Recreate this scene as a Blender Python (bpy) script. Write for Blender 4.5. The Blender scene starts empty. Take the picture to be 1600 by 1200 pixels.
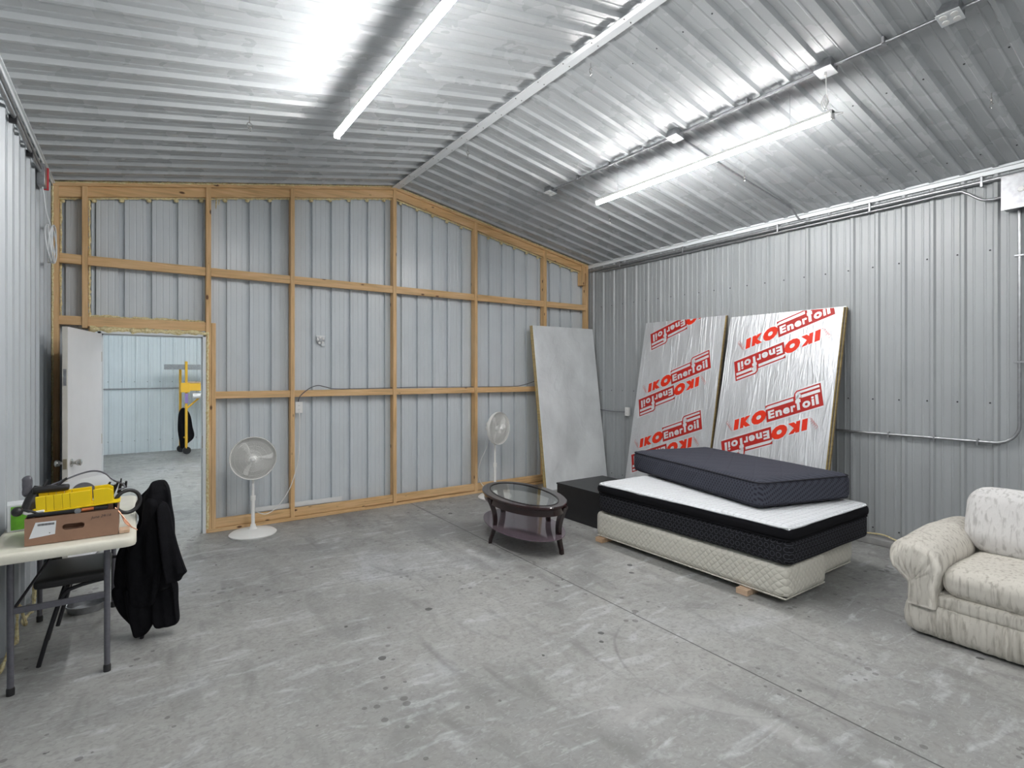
import bpy, bmesh, math, random
from mathutils import Vector, Matrix, noise
random.seed(7)
PI = math.pi
C = bpy.context.scene.collection
V = Vector

# ------------------------------------------------------------------ camera, world, exposure
cam_d = bpy.data.cameras.new('camera')
cam = bpy.data.objects.new('camera', cam_d); C.objects.link(cam)
cam_d.sensor_width = 36; cam_d.lens = 838/1600*36; cam_d.shift_y = -15/1600
cam_d.clip_start = 0.05; cam_d.clip_end = 100
cam.location = (0, 0, 1.6)
cam.rotation_euler = (PI/2, 0, -math.atan(585/838))
bpy.context.scene.camera = cam
w = bpy.data.worlds.new('world'); bpy.context.scene.world = w; w.use_nodes = True
w.node_tree.nodes['Background'].inputs[0].default_value = (0.8, 0.9, 1, 1)
w.node_tree.nodes['Background'].inputs[1].default_value = 0.25
vs = bpy.context.scene.view_settings
vs.view_transform = 'Standard'; vs.look = 'None'; vs.gamma = 1; vs.exposure = 1.55
vs.use_curve_mapping = False
TUBE = 52.0          # emission strength of the LED tubes

# ------------------------------------------------------------------ room numbers
LX, WX, RX = -0.635, 5.80, 2.58      # left wall, right wall, ridge
EZ, RZ = 3.31, 3.91
YB, YF = 6.20, -4.2                  # front face of timber wall, wall behind
YS = 6.30                            # metal sheeting behind the studs
YN = 13.35                           # far wall of next room
SL = (RZ-EZ)/(WX-RX)
def roof(x): return RZ - SL*abs(x-RX)

# ------------------------------------------------------------------ materials
def newmat(name):
    m = bpy.data.materials.new(name); m.use_nodes = True
    nt = m.node_tree; b = nt.nodes['Principled BSDF']
    return m, nt, b
def mat(name, col, rough=0.5, metal=0.0, noise_amt=0.0, nscale=20, bump=0.0, bscale=60, stretch=(1,1,1), spec=None, coat=0):
    m, nt, b = newmat(name)
    b.inputs['Base Color'].default_value = (*col, 1)
    b.inputs['Roughness'].default_value = rough; b.inputs['Metallic'].default_value = metal
    if spec is not None: b.inputs['Specular IOR Level'].default_value = spec
    if coat: b.inputs['Coat Weight'].default_value = coat
    if noise_amt or bump:
        tc = nt.nodes.new('ShaderNodeTexCoord'); mp = nt.nodes.new('ShaderNodeMapping')
        mp.inputs['Scale'].default_value = stretch
        nt.links.new(tc.outputs['Object'], mp.inputs[0])
    if noise_amt:
        n = nt.nodes.new('ShaderNodeTexNoise'); n.inputs['Scale'].default_value = nscale; n.inputs['Detail'].default_value = 6
        nt.links.new(mp.outputs[0], n.inputs[0])
        r = nt.nodes.new('ShaderNodeValToRGB')
        r.color_ramp.elements[0].position = 0.3; r.color_ramp.elements[1].position = 0.7
        r.color_ramp.elements[0].color = (*[c*(1-noise_amt) for c in col], 1)
        r.color_ramp.elements[1].color = (*[min(1, c*(1+noise_amt)) for c in col], 1)
        nt.links.new(n.outputs[0], r.inputs[0]); nt.links.new(r.outputs[0], b.inputs['Base Color'])
    if bump:
        n2 = nt.nodes.new('ShaderNodeTexNoise'); n2.inputs['Scale'].default_value = bscale; n2.inputs['Detail'].default_value = 4
        nt.links.new(mp.outputs[0], n2.inputs[0])
        bp = nt.nodes.new('ShaderNodeBump'); bp.inputs['Strength'].default_value = bump; bp.inputs['Distance'].default_value = 0.01
        nt.links.new(n2.outputs[0], bp.inputs['Height']); nt.links.new(bp.outputs[0], b.inputs['Normal'])
    return m
class G:                              # small node graph helper
    def __init__(s, nt): s.nt = nt
    def n(s, t, **k):
        x = s.nt.nodes.new(t)
        for a, v in k.items():
            if a.startswith('i_'): x.inputs[a[2:].replace('_', ' ')].default_value = v
            else: setattr(x, a, v)
        return x
    def l(s, a, b): s.nt.links.new(a, b)
    def math(s, op, a, b=None, c=None, clamp=False):
        x = s.nt.nodes.new('ShaderNodeMath'); x.operation = op; x.use_clamp = clamp
        for i, q in enumerate((a, b, c)):
            if q is None: continue
            if isinstance(q, (int, float)): x.inputs[i].default_value = q
            else: s.l(q, x.inputs[i])
        return x.outputs[0]
    def mix(s, f, a, b):
        x = s.nt.nodes.new('ShaderNodeMix'); x.data_type = 'RGBA'
        for i, q in ((0, f), (6, a), (7, b)):
            if isinstance(q, (int, float)): x.inputs[i].default_value = q
            elif isinstance(q, tuple): x.inputs[i].default_value = (*q, 1)
            else: s.l(q, x.inputs[i])
        return x.outputs[2]
    def ramp(s, f, *st):
        x = s.nt.nodes.new('ShaderNodeValToRGB'); e = x.color_ramp.elements
        while len(e) < len(st): e.new(0.5)
        for i, (p, c) in enumerate(st):
            e[i].position = p; e[i].color = (*(c if isinstance(c, tuple) else (c, c, c)), 1)
        s.l(f, x.inputs[0]); return x.outputs[0]

def sheet_metal(name, col, wav=(3, 3, 0.4), rough=0.36, metal=0.2, bs=0.15, spec=0.5):
    m, nt, b = newmat(name); g = G(nt)
    tc = g.n('ShaderNodeTexCoord'); mp = g.n('ShaderNodeMapping'); mp.inputs['Scale'].default_value = wav
    g.l(tc.outputs['Object'], mp.inputs[0])
    n = g.n('ShaderNodeTexNoise', i_Scale=2.2, i_Detail=2.0); g.l(mp.outputs[0], n.inputs[0])
    bp = g.n('ShaderNodeBump'); bp.inputs['Strength'].default_value = bs; bp.inputs['Distance'].default_value = 0.006
    g.l(n.outputs[0], bp.inputs['Height']); g.l(bp.outputs[0], b.inputs['Normal'])
    n2 = g.n('ShaderNodeTexNoise', i_Scale=3.0, i_Detail=3.0); g.l(tc.outputs['Object'], n2.inputs[0])
    g.l(g.ramp(n2.outputs[0], (0.3, tuple(c*0.97 for c in col)), (0.7, tuple(c*1.03 for c in col))), b.inputs['Base Color'])
    g.l(g.ramp(n2.outputs[0], (0.3, rough-0.01), (0.7, rough+0.02)), b.inputs['Roughness'])
    b.inputs['Metallic'].default_value = metal; b.inputs['Specular IOR Level'].default_value = spec
    return m
M = {}
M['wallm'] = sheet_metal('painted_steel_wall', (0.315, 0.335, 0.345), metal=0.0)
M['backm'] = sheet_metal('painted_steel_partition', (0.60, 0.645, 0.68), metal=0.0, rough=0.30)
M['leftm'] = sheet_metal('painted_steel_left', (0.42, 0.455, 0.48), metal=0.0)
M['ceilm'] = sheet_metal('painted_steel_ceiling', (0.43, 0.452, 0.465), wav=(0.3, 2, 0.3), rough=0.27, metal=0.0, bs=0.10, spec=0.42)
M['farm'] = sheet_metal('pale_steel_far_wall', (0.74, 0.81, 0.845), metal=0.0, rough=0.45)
M['trim'] = mat('white_trim', (0.74, 0.77, 0.79), 0.35)
M['screw'] = mat('dark_screw', (0.03, 0.03, 0.035), 0.5)
def wood(name, axis, base=(0.67, 0.42, 0.19)):
    m, nt, b = newmat(name); g = G(nt)
    tc = g.n('ShaderNodeTexCoord'); mp = g.n('ShaderNodeMapping')
    sc = [14, 14, 14]; sc[axis] = 0.9; mp.inputs['Scale'].default_value = sc
    g.l(tc.outputs['Object'], mp.inputs[0])
    n = g.n('ShaderNodeTexNoise', i_Scale=3.0, i_Detail=6.0, i_Distortion=0.6); g.l(mp.outputs[0], n.inputs[0])
    n2 = g.n('ShaderNodeTexNoise', i_Scale=1.3, i_Detail=2.0); g.l(tc.outputs['Object'], n2.inputs[0])
    c1 = g.ramp(n.outputs[0], (0.28, tuple(c*0.68 for c in base)), (0.5, base), (0.72, (base[0]*1.18, base[1]*1.26, base[2]*1.5)))
    c2 = g.mix(g.ramp(n2.outputs[0], (0.35, 0.0), (0.65, 1.0)), c1, (base[0]*1.12, base[1]*1.3, base[2]*1.75))
    cc = g.mix(0.4, c1, c2)
    vo = g.n('ShaderNodeTexVoronoi', i_Scale=1.0); mp2 = g.n('ShaderNodeMapping')
    s2 = [9, 9, 9]; s2[axis] = 4.2; mp2.inputs['Scale'].default_value = s2
    g.l(tc.outputs['Object'], mp2.inputs[0]); g.l(mp2.outputs[0], vo.inputs[0])
    kn = g.ramp(vo.outputs['Distance'], (0.07, 1.0), (0.13, 0.0))
    g.l(g.mix(kn, cc, (0.13, 0.06, 0.025)), b.inputs['Base Color'])
    b.inputs['Roughness'].default_value = 0.65
    return m
M['wood_z'] = wood('pine_stud', 2); M['wood_x'] = wood('pine_girt', 0)
M['wood_raw'] = wood('offcut_wood', 1, (0.60, 0.40, 0.24))
def foam_mat():
    m, nt, b = newmat('spray_foam'); g = G(nt)
    tc = g.n('ShaderNodeTexCoord'); n = g.n('ShaderNodeTexNoise', i_Scale=55.0, i_Detail=3.0); g.l(tc.outputs['Object'], n.inputs[0])
    g.l(g.ramp(n.outputs[0], (0.3, (0.60, 0.47, 0.20)), (0.6, (0.82, 0.74, 0.46))), b.inputs['Base Color'])
    bp = g.n('ShaderNodeBump'); bp.inputs['Distance'].default_value = 0.01; g.l(n.outputs[0], bp.inputs['Height']); g.l(bp.outputs[0], b.inputs['Normal'])
    b.inputs['Roughness'].default_value = 0.7
    return m
M['foam'] = foam_mat()
def concrete():
    m, nt, b = newmat('concrete'); g = G(nt)
    tc = g.n('ShaderNodeTexCoord'); P = tc.outputs['Object']
    def noi(s, d=8, dist=0.0, sc=None):
        n = g.n('ShaderNodeTexNoise', i_Scale=s, i_Detail=d, i_Distortion=dist)
        if sc:
            mp = g.n('ShaderNodeMapping'); mp.inputs['Scale'].default_value = sc; mp.inputs['Rotation'].default_value = (0, 0, 0.35)
            g.l(P, mp.inputs[0]); g.l(mp.outputs[0], n.inputs[0])
        else: g.l(P, n.inputs[0])
        return n.outputs[0]
    a = noi(0.75, 9, 0.7); c = noi(6, 8, 1.5); d = noi(3.0, 10, 1.2, (1, 3.2, 1))
    base = g.ramp(a, (0.30, (0.22, 0.222, 0.222)), (0.46, (0.315, 0.318, 0.307)), (0.58, (0.36, 0.362, 0.347)), (0.72, (0.43, 0.445, 0.458)))
    base = g.mix(g.ramp(c, (0.40, 0.0), (0.72, 0.5)), base, (0.27, 0.265, 0.25))
    base = g.mix(g.ramp(d, (0.56, 0.0), (0.76, 0.75)), base, (0.56, 0.58, 0.60))
    base = g.mix(g.ramp(noi(2.1, 10, 0.9, (2.6, 0.8, 1)), (0.53, 0.0), (0.70, 0.60)), base, (0.17, 0.17, 0.165))
    grain = noi(38, 7, 0.6)
    base = g.mix(g.ramp(grain, (0.36, 0.38), (0.52, 0.0)), base, (0.18, 0.18, 0.175))
    base = g.mix(g.ramp(noi(17, 9, 2.0, (1, 2.4, 1)), (0.56, 0.0), (0.72, 0.30)), base, (0.55, 0.57, 0.57))
    # dark specks
    vo = g.n('ShaderNodeTexVoronoi', i_Scale=4.2); vo.inputs['Randomness'].default_value = 1; 
    mpv = g.n('ShaderNodeMapping'); mpv.inputs['Rotation'].default_value = (0, 0, 0.4); g.l(P, mpv.inputs[0]); g.l(mpv.outputs[0], vo.inputs[0])
    wn = noi(2.2, 4)
    sp = g.math('LESS_THAN', g.math('ADD', vo.outputs['Distance'], g.math('MULTIPLY', noi(45, 3), 0.05)), g.math('MULTIPLY', g.math('SUBTRACT', wn, 0.40), 0.62))
    base = g.mix(g.math('MULTIPLY', sp, 0.85), base, (0.045, 0.045, 0.045))
    vo2 = g.n('ShaderNodeTexVoronoi', i_Scale=11.0); g.l(P, vo2.inputs[0])
    sp2 = g.math('LESS_THAN', g.math('ADD', vo2.outputs['Distance'], g.math('MULTIPLY', noi(80, 3), 0.06)), g.math('MULTIPLY', g.math('SUBTRACT', noi(1.3, 3), 0.43), 1.2))
    base = g.mix(g.math('MULTIPLY', sp2, 0.6), base, (0.09, 0.088, 0.085))
    sep = g.n('ShaderNodeSeparateXYZ'); g.l(P, sep.inputs[0]); X, Y = sep.outputs[0], sep.outputs[1]
    def line(A, Bc, Cc, wd, soft=0.004, wob=0.0):
        e = g.math('ADD', g.math('ADD', g.math('MULTIPLY', X, A), g.math('MULTIPLY', Y, Bc)), Cc)
        if wob: e = g.math('ADD', e, g.math('MULTIPLY', noi(5, 3), wob))
        return g.math('SUBTRACT', 1.0, g.math('DIVIDE', g.math('SUBTRACT', g.math('ABSOLUTE', e), wd), soft, clamp=True), clamp=True)
    j1 = line(0.99985, -0.0175, -2.672, 0.0028)
    j2 = line(0.1637, 0.9865, -4.265, 0.0022, 0.004)
    j2 = g.math('MULTIPLY', j2, g.math('LESS_THAN', X, 4.0))
    j3 = line(-0.62, 0.785, -4.05, 0.0015, 0.004, 0.05); j3 = g.math('MULTIPLY', j3, g.math('LESS_THAN', X, 1.05))
    base = g.mix(g.math('MULTIPLY', j1, 0.85), base, (0.05, 0.05, 0.05))
    base = g.mix(g.math('MULTIPLY', j2, 0.45), base, (0.10, 0.10, 0.10))
    base = g.mix(g.math('MULTIPLY', j3, 0.5), base, (0.10, 0.10, 0.10))
    def ring(cx, cy, r, wd, soft):
        dx = g.math('SUBTRACT', X, cx); dy = g.math('SUBTRACT', Y, cy)
        rr = g.math('SQRT', g.math('ADD', g.math('MULTIPLY', dx, dx), g.math('MULTIPLY', dy, dy)))
        rr = g.math('ADD', rr, g.math('MULTIPLY', noi(3, 3), 0.05))
        f = g.math('SUBTRACT', 1.0, g.math('DIVIDE', g.math('SUBTRACT', g.math('ABSOLUTE', g.math('SUBTRACT', rr, r)), wd), soft, clamp=True), clamp=True)
        return g.math('MULTIPLY', f, g.ramp(noi(1.5, 3), (0.42, 0.0), (0.58, 1.0)))
    base = g.mix(g.math('MULTIPLY', ring(2.75, 1.85, 0.62, 0.003, 0.008), 0.35), base, (0.12, 0.12, 0.12))
    base = g.mix(g.math('MULTIPLY', ring(0.55, 5.0, 0.55, 0.01, 0.03), 0.35), base, (0.6, 0.62, 0.64))
    base = g.mix(g.math('MULTIPLY', ring(1.9, 1.3, 0.50, 0.03, 0.04), 0.30), base, (0.55, 0.55, 0.54))
    base = g.mix(g.math('MULTIPLY', ring(2.95, 4.1, 0.66, 0.08, 0.06), 0.35), base, (0.2, 0.2, 0.195))
    for cx, cy, w_, so, k_, cc in ((0.30, 4.85, 0.12, 0.45, 0.55, (0.56, 0.59, 0.62)), (1.42, 2.62, 0.06, 0.22, 0.6, (0.55, 0.58, 0.62)), (0.9, 5.2, 0.1, 0.4, 0.35, (0.52, 0.53, 0.53)), (1.75, 1.9, 0.1, 0.4, 0.4, (0.50, 0.50, 0.49)), (2.0, 4.9, 0.15, 0.5, 0.45, (0.19, 0.19, 0.185)), (1.1, 3.3, 0.1, 0.6, 0.4, (0.22, 0.215, 0.205)), (4.6, 1.5, 0.2, 0.6, 0.45, (0.20, 0.20, 0.21))):
        base = g.mix(g.math('MULTIPLY', g.math('MULTIPLY', ring(cx, cy, 0.0, w_, so), g.ramp(noi(7, 9, 1.5, (1, 2.2, 1)), (0.38, 0.25), (0.58, 1.0))), k_), base, cc)
    g.l(base, b.inputs['Base Color'])
    g.l(g.ramp(c, (0.3, 0.42), (0.7, 0.62)), b.inputs['Roughness'])
    h = g.math('SUBTRACT', g.math('MULTIPLY', grain, 0.3), g.math('MULTIPLY', j1, 2.0))
    bp = g.n('ShaderNodeBump'); bp.inputs['Strength'].default_value = 0.3; bp.inputs['Distance'].default_value = 0.003
    g.l(h, bp.inputs['Height']); g.l(bp.outputs[0], b.inputs['Normal'])
    return m
M['concrete'] = concrete()
M['curb'] = mat('kerb_concrete', (0.33, 0.33, 0.325), 0.7, noise_amt=0.2, nscale=8)
M['galv'] = mat('galvanised_steel', (0.36, 0.37, 0.385), 0.33, 0.8, noise_amt=0.15, nscale=30)
M['chrome'] = mat('satin_chrome', (0.62, 0.61, 0.58), 0.22, 1.0)
M['brass'] = mat('aged_brass', (0.42, 0.36, 0.26), 0.4, 0.9)
M['white'] = mat('white_plastic', (0.80, 0.80, 0.79), 0.35)
M['fanwhite'] = mat('fan_white', (0.84, 0.84, 0.82), 0.4)
M['doorw'] = mat('door_paint', (0.72, 0.72, 0.73), 0.4, noise_amt=0.02, nscale=6)
M['doore'] = mat('door_edge', (0.60, 0.58, 0.53), 0.5, noise_amt=0.05, nscale=10)
M['black'] = mat('black_plastic', (0.018, 0.018, 0.02), 0.4)
M['blackmetal'] = mat('black_metal', (0.02, 0.02, 0.024), 0.35, 0.3)
M['coat'] = mat('black_coat_cloth', (0.006, 0.006, 0.008), 0.85, bump=0.6, bscale=30, spec=0.15)
M['greymetal'] = mat('grey_tube', (0.13, 0.13, 0.15), 0.4, 0.3, noise_amt=0.1, nscale=60)
M['tabletop'] = mat('ivory_plastic', (0.74, 0.72, 0.62), 0.45, noise_amt=0.06, nscale=9, bump=0.1, bscale=200)
M['card'] = mat('cardboard', (0.30, 0.175, 0.115), 0.75, noise_amt=0.08, nscale=15)
M['paper'] = mat('paper_white', (0.74, 0.77, 0.80), 0.6)
M['ink'] = mat('ink', (0.03, 0.025, 0.03), 0.6)
M['yellow'] = mat('yellow_plastic', (0.86, 0.62, 0.005), 0.4)
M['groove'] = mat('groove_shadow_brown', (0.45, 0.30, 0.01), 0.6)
M['green'] = mat('green_print', (0.16, 0.48, 0.04), 0.45, noise_amt=0.35, nscale=14)
M['copper'] = mat('copper_bits', (0.42, 0.20, 0.12), 0.35, 0.6)
M['orangeplastic'] = mat('orange_tool', (0.5, 0.14, 0.04), 0.5)
M['scaf'] = mat('yellow_scaffold', (0.85, 0.50, 0.04), 0.4)
M['purple'] = mat('purple_label', (0.35, 0.25, 0.55), 0.5)
M['redp'] = mat('red_plastic', (0.5, 0.04, 0.05), 0.5)
M['blackbox'] = mat('black_laminate', (0.012, 0.012, 0.014), 0.38, noise_amt=0.2, nscale=6)
M['cherry'] = mat('dark_cherry', (0.018, 0.005, 0.006), 0.16, noise_amt=0.3, nscale=12, coat=0.25)
M['core'] = mat('board_core', (0.50, 0.37, 0.14), 0.8, noise_amt=0.25, nscale=40)
M['corebrown'] = mat('board_core_brown', (0.20, 0.15, 0.09), 0.8, noise_amt=0.3, nscale=40)
M['red'] = mat('print_red', (0.62, 0.028, 0.008), 0.45, spec=0.25)
M['dred'] = mat('print_dark_red', (0.36, 0.018, 0.014), 0.45, spec=0.25)
M['silver'] = mat('print_silver', (0.66, 0.68, 0.70), 0.4, 0.35)
def foil(name, col, rough, metal, dirt=0.0):
    m, nt, b = newmat(name); g = G(nt)
    tc = g.n('ShaderNodeTexCoord')
    n = g.n('ShaderNodeTexNoise', i_Scale=9.0, i_Detail=5.0, i_Distortion=0.8); mp = g.n('ShaderNodeMapping'); mp.inputs['Scale'].default_value = (1, 2.4, 0.6)
    g.l(tc.outputs['Object'], mp.inputs[0]); g.l(mp.outputs[0], n.inputs[0])
    n3 = g.n('ShaderNodeTexNoise', i_Scale=40.0, i_Detail=4.0); g.l(mp.outputs[0], n3.inputs[0])
    mpc = g.n('ShaderNodeMapping'); mpc.inputs['Scale'].default_value = (1, 7, 0.35); mpc.inputs['Rotation'].default_value = (0.12, 0, 0); g.l(tc.outputs['Object'], mpc.inputs[0])
    n4 = g.n('ShaderNodeTexNoise', i_Scale=1.6, i_Detail=2.0, i_Distortion=0.3); g.l(mpc.outputs[0], n4.inputs[0])
    crease = g.math('SUBTRACT', 1.0, g.math('MULTIPLY', g.math('ABSOLUTE', g.math('SUBTRACT', n4.outputs[0], 0.5)), 26.0), clamp=True)
    hh = g.math('ADD', g.math('ADD', n.outputs[0], g.math('MULTIPLY', n3.outputs[0], 0.30)), g.math('MULTIPLY', crease, 0.35))
    bp = g.n('ShaderNodeBump'); bp.inputs['Strength'].default_value = 0.8; bp.inputs['Distance'].default_value = 0.010
    g.l(hh, bp.inputs['Height']); g.l(bp.outputs[0], b.inputs['Normal'])
    n2 = g.n('ShaderNodeTexNoise', i_Scale=2.5, i_Detail=8.0); g.l(mp.outputs[0], n2.inputs[0])
    g.l(g.ramp(n2.outputs[0], (0.3, tuple(c*(0.82-dirt) for c in col)), (0.65, col)), b.inputs['Base Color'])
    b.inputs['Metallic'].default_value = metal; b.inputs['Roughness'].default_value = rough
    return m
M['foil'] = foil('foil_facing', (0.62, 0.64, 0.665), 0.34, 0.45)
M['dullfoil'] = foil('dull_foil_facing', (0.84, 0.87, 0.885), 0.36, 0.12, 0.06)
def glassm(name, col, rough=0.03, alpha=None):
    m, nt, b = newmat(name)
    b.inputs['Base Color'].default_value = (*col, 1); b.inputs['Transmission Weight'].default_value = 1.0
    b.inputs['Roughness'].default_value = rough; b.inputs['IOR'].default_value = 1.45
    return m
M['glass'] = glassm('table_glass', (0.92, 0.96, 0.95))
M['shelfglass'] = glassm('smoked_glass', (0.20, 0.15, 0.18), 0.08); M['shelfglass'].node_tree.nodes['Principled BSDF'].inputs['Transmission Weight'].default_value = 0.35
def emis(name, col, s):
    m, nt, b = newmat(name)
    b.inputs['Base Color'].default_value = (0.9, 0.9, 0.9, 1)
    b.inputs['Emission Color'].default_value = (*col, 1); b.inputs['Emission Strength'].default_value = s
    return m
M['tube'] = emis('led_diffuser', (1.0, 0.985, 0.97), TUBE)
def fabric(name, col, kind, s=1.0, col2=None, rough=0.85, strength=0.6):
    """woven or quilted cloth: pattern is bump plus, where col2 is given, a second colour"""
    m, nt, b = newmat(name); g = G(nt)
    tc = g.n('ShaderNodeTexCoord'); P = tc.outputs['Object']
    sep = g.n('ShaderNodeSeparateXYZ'); g.l(P, sep.inputs[0]); X, Y, Z = sep.outputs
    if kind == 'diamond' or kind == 'ring':
        u = g.math('ADD', X, Y); 
        if kind == 'ring': s_ = s
        a = g.math('ADD', u, Z); c = g.math('SUBTRACT', u, Z)
        if kind == 'diamond':
            sa = g.math('ABSOLUTE', g.math('SINE', g.math('MULTIPLY', a, s))); sc = g.math('ABSOLUTE', g.math('SINE', g.math('MULTIPLY', c, s)))
            h = g.math('POWER', g.math('MULTIPLY', sa, sc), 0.35)
            col_f = g.ramp(h, (0.0, 1.0), (0.35, 0.0))  # col2 paints crease shade into the quilting grooves
        else:
            uu = g.math('SUBTRACT', g.math('FRACT', g.math('MULTIPLY', u, s)), 0.5)
            row = g.math('MULTIPLY', Z, s*0.92)
            zz = g.math('SUBTRACT', g.math('FRACT', row), 0.5)
            r = g.math('SQRT', g.math('ADD', g.math('MULTIPLY', uu, uu), g.math('MULTIPLY', zz, zz)))
            h = g.math('SUBTRACT', 1.0, g.math('DIVIDE', g.math('ABSOLUTE', g.math('SUBTRACT', r, 0.36)), 0.10, clamp=True), clamp=True)
            col_f = h
    elif kind == 'top':
        sa = g.math('ABSOLUTE', g.math('SINE', g.math('MULTIPLY', X, s))); sc = g.math('ABSOLUTE', g.math('SINE', g.math('MULTIPLY', Y, s)))
        h = g.math('POWER', g.math('MULTIPLY', sa, sc), 0.4); col_f = g.ramp(h, (0.0, 1.0), (0.4, 0.0))  # quilting grooves tinted darker, shade put into the colour
    elif kind == 'speck':
        u = g.math('ADD', X, Y)
        uu = g.math('SINE', g.math('MULTIPLY', u, 190)); zz = g.math('SINE', g.math('MULTIPLY', g.math('ADD', Z, g.math('MULTIPLY', X, 0.7)), 150))
        h0 = g.math('MULTIPLY', uu, zz)
        a = g.math('ABSOLUTE', g.math('SINE', g.math('MULTIPLY', g.math('ADD', u, Z), s))); c = g.math('ABSOLUTE', g.math('SINE', g.math('MULTIPLY', g.math('SUBTRACT', g.math('SUBTRACT', X, Y), Z), s)))
        h = g.math('ADD', g.math('POWER', g.math('MULTIPLY', a, c), 0.3), g.math('MULTIPLY', h0, 0.08)); col_f = g.ramp(h0, (0.1, 0.0), (0.5, 1.0))
    else:   # streaked cloth
        mp = g.n('ShaderNodeMapping'); mp.inputs['Scale'].default_value = (26, 26, 4); mp.inputs['Rotation'].default_value = (0.25, 0.25, 0.1)
        g.l(P, mp.inputs[0]); n = g.n('ShaderNodeTexNoise', i_Scale=2.0, i_Detail=4.0, i_Distortion=0.4); g.l(mp.outputs[0], n.inputs[0])
        h = n.outputs[0]; col_f = g.ramp(h, (0.50, 0.0), (0.68, 1.0))
    if col2: g.l(g.mix(col_f, col, col2), b.inputs['Base Color'])
    else: b.inputs['Base Color'].default_value = (*col, 1)
    bp = g.n('ShaderNodeBump'); bp.inputs['Strength'].default_value = strength; bp.inputs['Distance'].default_value = 0.012
    g.l(h, bp.inputs['Height']); g.l(bp.outputs[0], b.inputs['Normal'])
    b.inputs['Roughness'].default_value = rough; b.inputs['Specular IOR Level'].default_value = 0.2
    return m
M['boxspring'] = fabric('cream_quilted', (0.66, 0.64, 0.57), 'diamond', 60, (0.58, 0.56, 0.49))
M['matside'] = fabric('black_ring_cloth', (0.012, 0.012, 0.015), 'ring', 23.0, (0.055, 0.058, 0.070), strength=0.3)
M['matband'] = mat('black_velour', (0.007, 0.007, 0.009), 0.9, spec=0.15)
M['mattop'] = fabric('white_quilted_top', (0.76, 0.78, 0.81), 'top', 62, (0.55, 0.57, 0.62), strength=1.0)
M['darkmat'] = fabric('slate_knit', (0.060, 0.064, 0.085), 'speck', 11, (0.028, 0.029, 0.04), strength=0.5)
M['pipe'] = mat('navy_piping', (0.012, 0.012, 0.02), 0.7)
M['sofa'] = fabric('streaked_sofa_cloth', (0.60, 0.575, 0.52), 'streak', 1, (0.40, 0.375, 0.33), strength=0.35)
M['sofaback'] = fabric('pale_sofa_cloth', (0.67, 0.66, 0.65), 'streak', 1, (0.46, 0.45, 0.44), strength=0.35)

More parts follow.
